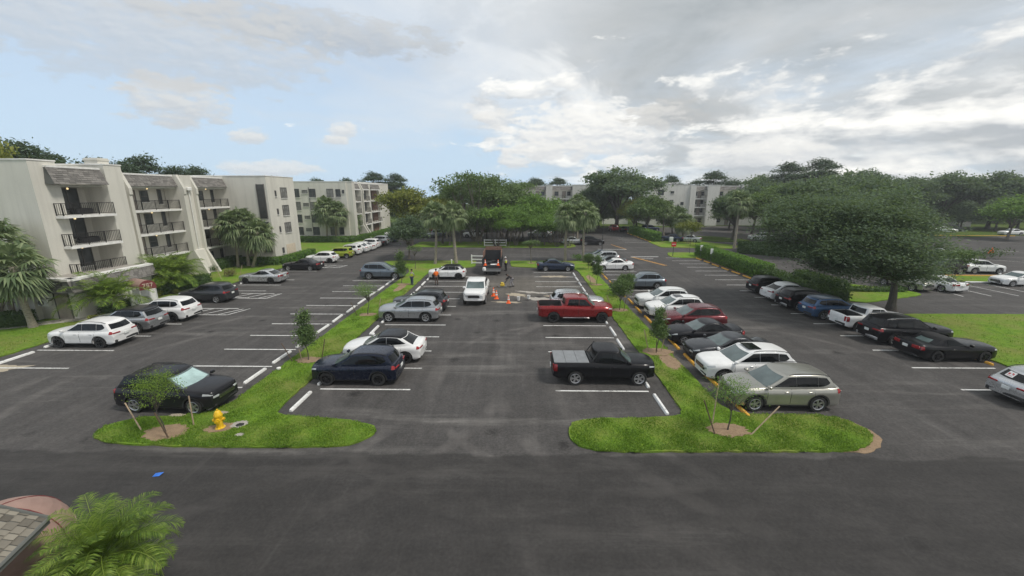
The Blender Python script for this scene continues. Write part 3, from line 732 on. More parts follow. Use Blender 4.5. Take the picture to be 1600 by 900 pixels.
def car_data(name,s):
    """meshes of one car kind: list of (part name, mesh, location, rz, parent index, role)"""
    parts=[]; L=s.L/2; Ra=s.R+.065
    def warp(me):
        for v in me.vertices:
            x,y,_=v.co
            if x>L-.7: v.co.x=x-.20*((x-(L-.7))/.7)**2*(2*y/s.W)**2
            elif x<-L+.45: v.co.x=x+.10*((-L+.45-x)/.45)**2*(2*y/s.W)**2
    # ---- body shell
    xs=set(lin(-L,L,40))
    xs|={L-.02,L-.05,L-.09,L-.14,L-.2,-L+.02,-L+.05,-L+.1,-L+.16}
    for ax in (s.axf,s.axr):
        xs={x for x in xs if not (ax-Ra-.02<x<ax+Ra+.02)}
        xs|={ax+Ra*math.cos(PI*k/14) for k in range(15)}|{ax-Ra-.002,ax+Ra+.002}
    if s.bed: xs|={s.bed[0],s.bed[0]+.002,s.bed[1],s.bed[1]-.002}
    xs=sorted(xs); mb=MB(); V=[]
    nsec=len(FR)+4
    for x in xs:
        zt=interp(s.top,x); zb=zbot(s,x); w=hw(s,x); row=[(w*.62,zb)]
        for f in FR:
            z=zb+f*(zt-zb); row.append((w*prof((z-s.sill)/(zt-s.sill)),z))
        inbed=s.bed and s.bed[0]+.001<x<s.bed[1]-.001
        if inbed: row+=[(w*.83,zt-.003),(w*.82,zt-s.bed[2]),(0,zt-s.bed[2])]
        else: row+=[(w*.78,zt+.022),(w*.45,zt+.055),(0,zt+.066)]
        V.append(row)
    n=len(V[0]); verts=[];faces=[]
    for i,x in enumerate(xs):
        for (y,z) in V[i]: verts.append((x,y,z))
        for (y,z) in V[i][-2::-1]: verts.append((x,-y,z))
    m=2*n-1
    for i in range(len(xs)-1):
        for k in range(m-1): faces.append((i*m+k,(i+1)*m+k,(i+1)*m+k+1,i*m+k+1))
    faces.append(tuple(range(m-1,-1,-1))); faces.append(tuple((len(xs)-1)*m+k for k in range(m)))
    mats=[0]*len(faces)
    if s.bed:
        for i in range(len(xs)-1):
            if s.bed[0]-.001<=xs[i] and xs[i+1]<=s.bed[1]+.001:
                for k in range(m-1):
                    if n-3<=k<=n+1: mats[i*(m-1)+k]=1
    b0=len(mb.v); mb.v+=verts; mb.f+=[list(f) for f in faces]; mb.m+=mats
    mb.box(-L+.25,L-.25,-s.W/2*.60,s.W/2*.60,s.sill-.03,s.belt-.35,1)
    # ---- cabin
    ts=[0,.12,.3,.5,.68,.82,.92,.975,1]
    ny=[-1,-.8,-.5,-.25,0,.25,.5,.8,1]
    rings=[]
    for t in ts:
        xf,xr,w=cabp(s,t); ring=[]
        ring+= [frontP(s,y,t) for y in ny]
        x0=xf-bow(t); x1=xr+.16
        ring+= [sideP(s,x0+(x1-x0)*k/9,t,1) for k in range(1,9)]
        ring+= [rearP(s,-y,t) for y in ny]
        ring+= [sideP(s,x1+(x0-x1)*k/9,t,-1) for k in range(1,9)]
        rings.append(ring)
    last=rings[-1]; cx=sum(p.x for p in last)/len(last)
    for sc,dz in ((.965,.020),(.85,.036),(.55,.044),(.2,.046)):
        rings.append([Vector((cx+(p.x-cx)*sc,p.y*sc,(roofz(s,cx+(p.x-cx)*sc))+dz)) for p in last])
    nr=len(rings[0]); V=[p for r in rings for p in r]; F_=[];mm=[]
    base=len(mb.v); mb.v+=[tuple(p) for p in V]
    for j in range(len(rings)-1):
        for k in range(nr):
            mb.f.append([base+j*nr+k,base+j*nr+(k+1)%nr,base+(j+1)*nr+(k+1)%nr,base+(j+1)*nr+k]); mb.m.append(2 if j>=6 else 0)
    mb.f.append([base+(len(rings)-1)*nr+k for k in range(nr)]); mb.m.append(2)
    parts.append(('body',mb.mesh(name+'_body',[M['trim'],M['trim'],M['trim']],True,38),(0,0,0),0,None,'body'))
    # ---- glass
    G=M['glass']
    parts.append(('windscreen',grid(lambda y,t:frontP(s,y,t,.012),lin(-.90,.90,11),lin(.13,.93,7),flip=True).mesh(name+'_ws',[M['wshield']]),(0,0,0),0,None,None))
    if not s.soft: parts.append(('rear_window',grid(lambda y,t:rearP(s,y,t,.012),lin(-.84,.84,9),lin(.30,.90,5)).mesh(name+'_rw',[G]),(0,0,0),0,None,None))
    else: parts.append(('rear_window',grid(lambda y,t:rearP(s,y,t,.014),lin(-.55,.55,9),lin(.40,.80,5)).mesh(name+'_rw',[M['wshield']]),(0,0,0),0,None,None))
    def win(xa,xb,t0,t1,nm='side_window',kick=0):
        for sg in (1,-1):
            def fn(u,t):
                t=t+kick*u*u*(t1-t)/(t1-t0)
                a=xa(t);b=xb(t); return sideP(s,a+(b-a)*u,t,sg,.010)
            parts.append((nm,grid(fn,lin(0,1,6),lin(t0,t1,6),flip=(sg>0)).mesh(name+'_sw',[G]),(0,0,0),0,None,None))
    xa=lambda t:cabp(s,t)[0]-bow(t)-.10-.06*t
    xc=lambda t:cabp(s,t)[1]+.16+(.10 if s.qtr else .16)+.08*t
    span0=xa(.2)-xc(.2)
    if s.doors==2:
        xB=xa(.2)-span0*.66
        win(xa,lambda t:max(xB,xc(t)+.05),.20,.86)
    elif s.pickup:
        xB=xa(.2)-span0*.52
        win(xa,lambda t:xB+.012,.20,.90); win(lambda t:xB-.012,xc,.20,.90)
    elif s.qtr:
        xB=xa(.2)-span0*.38; xC=xa(.2)-span0*.74
        win(xa,lambda t:xB+.008,.20,.91); win(lambda t:xB-.008,lambda t:xC+.008,.20,.91); win(lambda t:xC-.012,xc,.21,.89,'quarter_window',.34)
    else:
        xB=xa(.2)-span0*.46
        win(xa,lambda t:xB+.008,.20,.90); win(lambda t:xB-.008,xc,.20,.89,'side_window',.25)
    # ---- doors
    dz0=s.sill+.09; dz1=s.belt-.055
    edges=[]
    xF=min(s.axf-Ra-.06,s.cowl+.02); xR=max(s.axr+Ra*.55,s.rb+.35)
    if s.doors==2: edges=[(xF-1.35,xF)]
    else:
        xm=xF+(xR-xF)*.50 if not s.pickup else xF+(max(s.axr+Ra+.12,s.rb)-xF)*.52
        edges=[(xm+.012,xF),((xR if not s.pickup else max(s.axr+Ra+.05,s.rb+.02)),xm-.012)]
    for (a,b) in edges:
        for sg in (1,-1):
            d=MB()
            us=[a-.012]+lin(a,b,8)+[b+.012]; vs=[dz0-.012]+lin(dz0,dz1,7)+[dz1+.010]
            zmin=lambda x:max(dz0-.012,zbot(s,x)+.03)
            def fn(x,z): return bodyZ(s,x,max(z,zmin(x)),sg,.006)
            grid(fn,us,vs,0,d,flip=(sg>0)); n=len(us)-1
            for j in range(len(vs)-1):
                for i in range(n):
                    if i in (0,n-1) or j in (0,): d.m[j*n+i]=1
            parts.append(('door',d.mesh(name+'_door',[M['trim'],M['seam']]),(0,0,0),0,None,'paint'))
            di=len(parts)-1
            h=MB(); p=bodyZ(s,a+.20,dz1-.10,sg,.02); h.bbox(p.x-.09,p.x+.09,p.y-.02,p.y+.02,p.z-.018,p.z+.018,.008)
            parts.append(('door_handle',h.mesh(name+'_handle',[M['trim']]),(0,0,0),0,di,'paint'))
    # ---- lamps, grille, bumpers, plate
    zt=s.hood-.16
    for sg in (1,-1):
        h=MB(); ztop=lambda x:interp(s.top,x)
        def fn(x,f): return bodyZ(s,x,s.nose-.02+f*(max(ztop(x)-.05,s.nose+.05)-s.nose+.02),sg,.012)
        grid(fn,lin(L-.42,L-.012,9),lin(.50,.97,4),0,h,flip=(sg>0))
        y1=hw(s,L)*.93; y0=hw(s,L)*.55
        h.bbox(L-.06,L+.012,sg*y0 if sg>0 else -y1,y1 if sg>0 else -y0,s.nose-.13,s.nose-.02,.02)
        parts.append(('headlight',h.mesh(name+'_hl',[M['head']]),(0,0,0),0,None,None))
        h=MB(); zr=s.rear_z if not s.deck else s.deck
        if s.pickup: za,zb_=zr-.42,zr-.06
        elif s.deck: za,zb_=zr-.26,zr-.06
        else: za,zb_=zr-.16,zr+.06
        def fn2(x,z): return bodyZ(s,x,min(z,interp(s.top,x)-.02),sg,.012)
        grid(fn2,lin(-L+.015,-L+.26,6),lin(za,zb_,5),0,h,flip=(sg>0))
        y1=hw(s,-L)*.95; y0=hw(s,-L)*(.80 if s.pickup else .45)
        h.bbox(-L-.014,-L+.05,y0 if sg>0 else -y1,y1 if sg>0 else -y0,za+.02,min(zb_,zr-.06),.012)
        parts.append(('taillight',h.mesh(name+'_tl',[M['tail']]),(0,0,0),0,None,None))
        # mirrors
        mm_=MB(); mx=s.cowl-.22; p=bodyZ(s,mx,s.belt-.06,sg)
        mm_.bbox(mx-.07,mx+.07,min(p.y-sg*.02,p.y+sg*.19),max(p.y-sg*.02,p.y+sg*.19),s.belt+.0,s.belt+.14,.03)
        parts.append(('mirror',mm_.mesh(name+'_mirror',[M['trim']]),(0,0,0),0,None,'paint'))
    gm=MB(); gy=hw(s,L)*.62; gm.bbox(L-.05,L+.016,-gy,gy,s.nose-.26,s.nose-.05,.02)
    for k in range(3): gm.box(L+.014,L+.020,-gy*.95,gy*.95,s.nose-.22+.055*k,s.nose-.205+.055*k,1)
    parts.append(('grille',gm.mesh(name+'_grille',[M['seam'],M['chrome'] if not s.pickup else M['trim']]),(0,0,0),0,None,None))
    bm_=MB(); by=hw(s,L)*.9; bm_.bbox(L-.16,L+.02,-by,by,s.sill+.07,s.sill+.20,.03); parts.append(('front_bumper',bm_.mesh(name+'_fb',[M['trim']]),(0,0,0),0,None,'bumper'))
    bm_=MB(); by=hw(s,-L)*.95; bm_.bbox(-L-.03,-L+.18,-by,by,s.sill+.10,s.sill+(.30 if s.clad else .20),.03); parts.append(('rear_bumper',bm_.mesh(name+'_rb',[M['trim']]),(0,0,0),0,None,'bumper'))
    pz=(s.deck or s.rear_z)-.24 if not s.pickup else s.sill+.40
    pm=MB(); pm.bbox(-L-.022,-L+.02,-.16,.16,pz-.08,pz+.08,.008); parts.append(('licence_plate',pm.mesh(name+'_plate',[M['plate']]),(0,0,0),0,None,None))
    if s.clad:
        for sg in (1,-1):
            c=MB()
            grid(lambda x,z:bodyZ(s,x,z,sg,.014),lin(s.axr+Ra,s.axf-Ra,10),[s.sill,s.sill+.05,s.sill+.11],0,c,flip=(sg>0))
            for ax in (s.axf,s.axr):
                def fa(a,q):
                    r=Ra+.002+q*.055; x=ax+r*math.cos(a); z=s.R+r*math.sin(a); return bodyZ(s,x,max(z,s.sill),sg,.014)
                grid(fa,lin(.02,PI-.02,15),[0,1],0,c,flip=(sg<0))
            parts.append(('cladding',c.mesh(name+'_clad',[M['trim']]),(0,0,0),0,None,None))
    if s.rails:
        for sg in (1,-1):
            c=MB(); xs_=lin(s.rf-.25,s.rr+.12,8); yy=cabp(s,1)[2]*.93
            c.tube([(x,sg*yy,roofz(s,x)+ (.065 if 0<i<7 else .02)) for i,x in enumerate(xs_)],.016,6)
            parts.append(('roof_rail',c.mesh(name+'_rail',[M['trim']]),(0,0,0),0,None,'rail'))
    for p_ in parts: warp(p_[1])
    # ---- wheels
    tw=.11
    ty=MB(); r=s.R; ty.lathe([(r*.66,-tw),(r*.93,-tw),(r*.99,-tw*.72),(r,-tw*.3),(r,tw*.3),(r*.99,tw*.72),(r*.93,tw),(r*.66,tw*.98),(r*.64,tw*.5)],26,0,None,'y',False)
    tyre=ty.mesh(name+'_tyre',[M['tyre']])
    ri=MB(); ri.lathe([(r*.70,tw*.96),(r*.66,tw*1.02),(r*.60,tw*.90),(r*.58,tw*.40)],26,0,None,'y',False); ri.lathe([(r*.62,tw*.30),(0.001,tw*.30)],20,1,None,'y',False)
    for k in range(5):
        for da in (-.16,.16):
            a=2*PI*k/5+da; Mx=Matrix.Rotation(a,4,'Y')
            ri.box(r*.08,r*.62,tw*.50,tw*.92,-.020,.020,0,Mx)
    ri.lathe([(r*.17,tw*.5),(r*.16,tw*.98),(.001,tw*1.0)],12,0,None,'y')
    rim=ri.mesh(name+'_rim',[M['rim'],M['seam']])
    tr=s.W/2-tw-.012
    for ax in (s.axf,s.axr):
        for sg in (1,-1):
            parts.append(('wheel',tyre,(ax,sg*tr,r),0 if sg>0 else PI,None,None)); wi=len(parts)-1
            parts.append(('rim',rim,(0,0,0),0,wi,'rim'))
    return parts
SPECS=dict(
 suv=spec(L=4.6,W=1.86,H=1.68,wb=2.68,R=.36,hood=1.03,belt=1.10,nose=.80,cowl=1.12,rf=.20,rr=-1.86,rb=-2.20,wt=.77,roofdrop=.11,rear_z=1.06),
 suv_big=spec(L=4.8,W=1.92,H=1.73,wb=2.82,R=.38,hood=1.08,belt=1.14,nose=.84,cowl=1.16,rf=.24,rr=-1.95,rb=-2.30,wt=.77,roofdrop=.10,rear_z=1.10),
 suv_long=spec(L=5.05,W=1.96,H=1.78,wb=3.0,R=.39,hood=1.10,belt=1.15,nose=.86,cowl=1.15,rf=.25,rr=-2.08,rb=-2.42,wt=.78,roofdrop=.08,rear_z=1.10),
 crossover=spec(L=4.75,W=1.92,H=1.63,wb=2.88,R=.365,hood=.96,belt=1.06,nose=.70,cowl=1.25,rf=.25,rr=-1.25,rb=-2.22,wt=.77,roofdrop=.12,rear_z=1.04,rails=False,clad=False,qtr=False,drop=.13),
 compact=spec(L=4.30,W=1.79,H=1.60,wb=2.60,R=.345,hood=1.00,belt=1.07,nose=.78,cowl=1.02,rf=.35,rr=-1.55,rb=-2.02,wt=.78,roofdrop=.08,rear_z=1.02,rails=False),
 hatch=spec(L=4.10,W=1.72,H=1.50,wb=2.52,R=.31,hood=.94,belt=.99,nose=.66,cowl=1.0,rf=.38,rr=-1.5,rb=-1.92,wt=.77,rear_z=.94,rails=False,clad=False,sill=.20),
 boxcar=spec(L=4.10,W=1.80,H=1.61,wb=2.55,R=.34,hood=1.03,belt=1.07,nose=.82,cowl=1.08,rf=.62,rr=-1.78,rb=-1.97,wt=.82,rear_z=1.02,roofdrop=.03,rails=False),
 wagon=spec(L=4.65,W=1.88,H=1.60,wb=2.72,R=.35,hood=.99,belt=1.06,nose=.74,cowl=1.02,rf=.25,rr=-1.72,rb=-2.16,wt=.78,rear_z=1.0,roofdrop=.10),
 sedan=spec(L=4.85,W=1.85,H=1.46,wb=2.80,R=.335,hood=.90,belt=.97,nose=.66,deck=1.02,cowl=1.16,rf=.18,rr=-.98,rb=-1.92,rails=False,clad=False,qtr=False,sill=.19,roofdrop=.05,wt=.74,drop=.12),
 coupe=spec(L=4.78,W=1.91,H=1.39,wb=2.72,R=.35,hood=.92,belt=.97,nose=.70,deck=1.0,cowl=.72,rf=-.12,rr=-1.05,rb=-1.72,rails=False,clad=False,qtr=False,sill=.18,doors=2,soft=True,wt=.72,roofdrop=.05),
 minivan=spec(L=5.1,W=1.98,H=1.75,wb=3.0,R=.35,hood=1.02,belt=1.08,nose=.74,cowl=1.45,rf=.60,rr=-2.15,rb=-2.45,wt=.80,rear_z=1.04,rails=False,clad=False),
 pickup=spec(L=5.80,W=2.02,H=1.93,wb=3.66,R=.42,hood=1.24,belt=1.27,nose=1.02,deck=1.31,rear_z=1.31,cowl=1.52,rf=.92,rr=-.90,rb=-1.00,bed=(-2.80,-1.08,.52),front=.92,rails=False,clad=False,qtr=False,pickup=True,sill=.42,wt=.82,roofdrop=.02,drop=.08),
 pickup_mid=spec(L=5.40,W=1.90,H=1.80,wb=3.26,R=.39,hood=1.15,belt=1.19,nose=.94,deck=1.20,rear_z=1.20,cowl=1.46,rf=.86,rr=-.52,rb=-.64,bed=(-2.60,-.74,.46),front=.93,rails=False,clad=False,qtr=False,pickup=True,sill=.38,wt=.80,roofdrop=.02,drop=.08),
 pickup_uni=spec(L=4.97,W=1.905,H=1.70,wb=3.0,R=.37,hood=1.06,belt=1.11,nose=.84,deck=1.14,rear_z=1.14,cowl=1.08,rf=.38,rr=-.98,rb=-1.16,bed=(-2.38,-1.25,.46),front=.92,rails=False,clad=True,qtr=False,pickup=True,sill=.28,wt=.80,roofdrop=.02),
)
CARDATA={}
def place_car(kind,pnt,x,y,deg,label,cat='car',group=None,name=None,roof=None,rim='rim',bumper=None,rail=None,lod=0,scale=1.0,z=0):
    if kind not in CARDATA: CARDATA[kind]=car_data(kind,SPECS[kind])
    nm=name or {'pickup':'pickup_truck','pickup_mid':'pickup_truck','pickup_uni':'pickup_truck','sedan':'sedan_car','coupe':'convertible_car','hatch':'hatchback_car','minivan':'minivan','boxcar':'hatchback_car','wagon':'estate_car'}.get(kind,'suv_car')
    root=thing(nm,label,cat,(x,y,z),R(deg),group); root.scale=(scale,)*3
    objs=[]
    skip=('door_handle','cladding','roof_rail','licence_plate','grille','mirror') if lod>=1 else ()
    for (pn,me,loc,rz,par,role) in CARDATA[kind]:
        if pn in skip or (lod>=2 and pn in ('door','rim','front_bumper','rear_bumper')): objs.append(None); continue
        o=link(pn,me,objs[par] if par is not None else root,loc,rz); objs.append(o)
        if role=='body':
            setmat(o,0,pnt); setmat(o,1,M['trim']); setmat(o,2,roof or pnt)
        elif role=='paint': setmat(o,0,pnt)
        elif role=='bumper' and bumper is not None: setmat(o,0,bumper)
        elif role=='rim' and rim!='rim': setmat(o,0,M[rim])
        elif role=='rail' and rail is not None: setmat(o,0,rail)
    return root
WH=paint('white',(.74,.74,.73)); WP=paint('pearl_white',(.70,.71,.70)); BK=paint('black',(.008,.008,.010)); BKM=paint('soft_black',(.015,.015,.018))
for _p in (BK,BKM):
    _b=_p.node_tree.nodes['Principled BSDF']; _b.inputs['Coat Weight'].default_value=.32; _b.inputs['Specular IOR Level'].default_value=.12
SV=paint('silver',(.42,.43,.44),.75,.32); SVL=paint('light_silver',(.55,.56,.57),.7,.3); GR=paint('grey',(.12,.13,.14),.6,.34); GRB=paint('blue_grey',(.16,.19,.22),.6,.34); OLV=paint('warm_silver',(.40,.39,.35),.7,.34)
NV=paint('navy',(.006,.010,.026),.3,.3); NV2=paint('dark_blue',(.02,.032,.065),.4,.3); BL=paint('blue',(.045,.10,.20),.5,.32); RD=paint('red',(.22,.012,.014),.25,.3); MR=paint('maroon',(.12,.016,.022),.35,.3); LM=paint('lime',(.30,.37,.03),.1,.35); DG=paint('charcoal',(.05,.052,.058),.55,.33)
# ------------------------------------------------------------------ every parked car
c=place_car
GL='cars parked nose-in along the left lawn'
c('suv',WH,-27.9,24.4,180,'white SUV with black wheels nearest the camera in the left row',group=GL,rim='rimd')
c('suv',SV,-28.15,27.2,180,'silver SUV with a black roof parked between two white SUVs',group=GL,roof=BK)
c('suv_big',WH,-27.7,29.65,180,'white SUV with dark roof rails beside the hatched bay near the entrance palms',group=GL,rim='rimd')
c('suv',DG,-28.3,35.0,180,'dark grey SUV with red tail lamps between two hatched bays',group=GL)
c('sedan',SVL,-28.1,42.8,180,'silver sedan with black wheels parked before the flared white buttress',group=GL,rim='rimd')
c('sedan',BKM,-27.55,50.1,180,'black sedan parked by the hedge of the apartment end block',group=GL)
c('compact',WH,-27.6,55.4,180,'small white hatchback between the black sedan and the lime green car',group=GL,rim='rimd')
c('boxcar',LM,-27.1,59.8,180,'lime green boxy hatchback in the left row',group=GL)
c('suv',WH,-27.1,62.7,180,'white SUV next behind the lime green car',group=GL)
c('crossover',WP,-26.9,65.2,180,'second white car behind the lime green one',group=GL)
c('sedan',WP,-26.8,67.8,180,'white sedan, third car behind the lime green one',group=GL,lod=1)
c('suv',WH,-26.8,70.6,180,'white SUV, fourth car behind the lime green one',group=GL,lod=1)
c('sedan',DG,-26.8,73.2,180,'dark grey sedan between white cars far down the left row',group=GL,lod=1)
c('suv',WP,-26.7,75.6,180,'white SUV in front of the dark blue car far down the left row',group=GL,lod=1)
c('sedan',NV2,-26.5,79.6,180,'dark blue sedan far down the left row',group=GL,lod=1)
c('suv_big',WH,-26.9,87.8,180,'last tall white SUV at the far end of the left row',group=GL,lod=1)
c('suv',DG,-26.9,90.6,180,'dark SUV peeping out behind the last white SUV of the left row',group=GL,lod=1)
GI='cars parked against the left island'
s=c('suv_big',BKM,-15.85,16.85,-3,'black SUV with a pale sunshade behind the leafy sapling at the island tip',group=GI,roof=BK)
m=MB(); grid(lambda y,t:frontP(SPECS['suv_big'],y,t,.018),lin(-.80,.80,9),lin(.20,.86,5),flip=True,mb=m); m.build('windscreen_sunshade',mat_glass('silvered_sunshade',(.36,.50,.49),.12,.6),s)
c('suv_long',GRB,-15.6,45.3,0,'grey long SUV facing the left island beside a thin cypress',group=GI)
c('suv',NV,-8.45,19.6,180,'dark navy SUV nearest the camera on the centre side of the left island',group=GI,rim='rimd')
c('crossover',WH,-7.95,22.4,180,'white fastback crossover with a black glass roof behind the navy SUV',group=GI,roof=BK,rim='rimd')
c('suv_big',SV,-8.4,29.95,180,'silver SUV with bright wheels in the centre bays',group=GI)
c('suv',DG,-8.2,32.5,180,'charcoal SUV half hidden behind the silver SUV',group=GI)
c('compact',WH,-8.15,45.2,180,'small white SUV with black roof and wheels next to the orange vest worker',group=GI,roof=BK,rim='rimd')
c('pickup',WH,-3.85,36.3,-90,'white pickup truck facing the camera in the centre lane beside the cones',cat='pickup truck',bumper=WH)
GR_='vehicles parked on the centre side of the right island'
p=c('pickup_mid',BK,4.45,19.85,0,'black pickup truck with a grey folding bed cover, nearest the camera',cat='pickup truck',group=GR_)
m=MB(); 
for k in range(3): m.bbox(-2.58+.60*k,-2.58+.60*k+.59,-.80,.80,1.19,1.235,.012)
m.build('bed_cover',plain('grey_bed_cover',(.20,.21,.22),.6),p)
m=MB(); m.tube([(-.30,-.70,1.80),(-.66,-.80,1.25)],.03,6); m.tube([(-.30,.70,1.80),(-.66,.80,1.25)],.03,6); m.build('cab_trim',M['trim'],p)
p=c('pickup',RD,4.4,30.05,0,'red pickup truck with black wheels and an empty open bed',cat='pickup truck',group=GR_,rim='rimd')
m=MB()
for sg in (1,-1): m.bbox(-1.0,1.0,sg*1.0-.08,sg*1.0+.08,.40,.46,.02)
m.build('running_board',M['chrome'],p)
c('suv',SVL,4.95,32.75,0,'pale silver SUV half hidden behind the red pickup',group=GR_)
c('sedan',NV2,4.75,50.25,0,'dark blue sedan beside the palm trunks at the head of the right island',group=GR_)
GO='cars parked on the outer side of the right island'
c('suv_big',OLV,12.2,17.45,180,'warm silver SUV with bright wheels nearest the camera, behind the sapling',group=GO)
s=c('suv_big',WH,12.15,20.15,180,'white SUV with a dark sunroof next to the warm silver SUV',group=GO)
m=MB(); m.bbox(-.55,.12,-.45,.45,1.735,1.757,.01); m.build('sunroof',M['glass'],s)
c('sedan',DG,12.55,22.75,180,'dark grey sedan, next behind the white SUV with sunroof',group=GO)
c('sedan',BKM,12.3,25.45,180,'black sedan between the dark grey sedan and the maroon SUV',group=GO)
c('suv',MR,12.75,28.3,180,'maroon SUV with a pale windscreen in the right island row',group=GO)
s=c('suv',WH,12.55,31.05,180,'white SUV with a small sunroof beside the maroon SUV',group=GO)
m=MB(); m.bbox(-.5,.1,-.4,.4,1.655,1.677,.01); m.build('sunroof',M['glass'],s)
c('suv',WP,12.5,33.7,180,'white SUV in the middle of the row with plain white roof',group=GO)
c('wagon',GRB,12.9,40.9,180,'blue grey estate car standing apart in the right island row',group=GO)
c('sedan',WH,12.25,50.85,180,'white sedan with bright wheels, nearest of the four cars past the bushy sapling',group=GO)
c('sedan',DG,12.1,53.4,180,'dark grey sedan directly behind the white sedan with bright wheels',group=GO,lod=1)
c('suv',SVL,11.9,56.0,180,'light silver SUV, third of the four cars past the bushy sapling',group=GO,lod=1)
c('sedan',NV2,11.8,58.6,180,'dark blue sedan, farthest of the four cars past the bushy sapling',group=GO,lod=1)
GH='cars parked along the right hedge'
c('suv',BK,25.15,38.75,0,'black SUV at the far end of the hedge row, next to yellow stops',group=GH)
c('crossover',WH,25.1,36.15,0,'white coupe-roofed SUV between two black SUVs at the hedge',group=GH)
c('suv_big',BK,24.9,33.5,0,'black SUV with shiny bumper between the white coupe SUV and the blue SUV',group=GH,bumper=SV)
c('suv',BL,25.05,30.95,0,'blue SUV with roof rails parked at the hedge',group=GH,rail=SV)
c('pickup_uni',WH,25.75,28.35,0,'white pickup truck with a short open bed parked at the hedge',cat='pickup truck',group=GH)
c('suv_long',BK,25.75,25.65,0,'black long SUV with silver roof rails beside the white pickup',group=GH,rail=SV,bumper=SV)
c('coupe',BK,25.75,23.05,0,'black soft-top convertible parked at the edge of the right lawn',group=GH,roof=M['fabric'],rim='rimd')
s=c('wagon',SVL,25.3,17.6,0,'silver car with a white flyer in its rear window, cut by the right picture edge',group=GH)
m=MB(); sp=SPECS['wagon']
grid(lambda y,t:rearP(sp,y,t,.02),lin(.12,.58,5),lin(.42,.86,3),0,m); m.build('window_sticker',M['sign_w'],s)
m=MB()
for (ya,yb,ta,tb) in ((.19,.25,.62,.74),(.27,.32,.66,.78),(.20,.50,.50,.53),(.40,.52,.60,.72)): grid(lambda y,t:rearP(sp,y,t,.026),lin(ya,yb,2),lin(ta,tb,2),0,m)
m.build('sticker_print',M['red_sign'],s)
GT='cars in the right hand lot'
c('sedan',WH,42.9,40.95,100,'white sedan showing its red tail lamps in the right lot',group=GT)
c('suv',OLV,40.2,41.2,-80,'pale silver car partly behind the big tree in the right lot',group=GT)
c('sedan',WH,53.4,42.6,180,'white sedan cut by the right picture edge beside the grass island',group=GT)
c('suv_big',BK,51.9,49.0,185,'black SUV behind the slim tree on the right lot island',group=GT)
c('suv',WH,56.9,49.4,-5,'white SUV facing right beside the black SUV at the right lot island',group=GT)
c('sedan',SVL,64.0,60.6,-10,'silver sedan in front of the clipped hedge in the right lot',group=GT,lod=1)
c('sedan',DG,57.8,58.3,175,'dark car behind the big tree left of the silver sedan in the right lot',group=GT,lod=1)
c('minivan',WH,101.5,102.5,0,'white minivan in the far right lot',group=GT,lod=1)
c('sedan',WH,104.9,100.8,-20,'white sedan close behind the far white minivan',group=GT,lod=1)
c('suv',BKM,109.5,103.0,0,'dark SUV parked beyond the far white minivan',group=GT,lod=1)
c('sedan',WH,114.0,94.8,180,'white sedan at the far right picture edge under the trees',group=GT,lod=1)
c('hatch',WH,84.5,100.6,90,'small white car glimpsed past the big tree edge in the far lot',group=GT,lod=2)
GF='cars in the far lots'
c('suv_big',NV2,33.2,102,20,'dark blue truck-like SUV before the far right apartment block',group=GF,lod=1)
c('sedan',NV2,31.0,81.6,150,'dark blue sedan behind the far hedge end',group=GF,lod=1)
c('sedan',SVL,33.9,80.3,150,'silver sedan behind the far hedge end next to a dark blue one',group=GF,lod=1)
c('suv',WH,50.0,83.5,170,'white SUV seen left of the big tree in the middle distance',group=GF,lod=1)
c('suv_big',RD,24.2,103,90,'red SUV at the far end of the right lane',group=GF,lod=1)
c('sedan',BKM,26.8,101,60,'black sedan beside the far red SUV',group=GF,lod=1)
c('suv',SVL,4.3,88.6,180,'silver SUV, nearest of the far cars between the palms',group=GF,lod=1)
c('sedan',WH,5.2,91.2,180,'white sedan behind the far silver SUV between the palms',group=GF,lod=1)
c('suv',WH,6.0,93.8,180,'white SUV, third of the far cars between the palms',group=GF,lod=1)
c('sedan',DG,6.6,96.4,180,'dark sedan, fourth of the far cars between the palms',group=GF,lod=1)
c('suv',BKM,13.9,75.6,0,'dark SUV with pale windscreen behind the right pair of palms',group=GF,lod=1)
c('sedan',SVL,10.6,76.6,0,'silver sedan half hidden by the right pair of palms',group=GF,lod=1)
c('suv',WH,-9.8,88,180,'white SUV behind the multi-trunk ornamental tree',group=GF,lod=1)
c('sedan',GR,-20.5,86.9,0,'grey sedan beyond the cross road behind the dark round tree',group=GF,lod=1)
c('suv',RD,-21.2,101,90,'red car at the far end of the left lane',group=GF,lod=1)
c('suv',GR,-17.0,88.5,0,'grey SUV beyond the cross road next to the grey sedan',group=GF,lod=1)
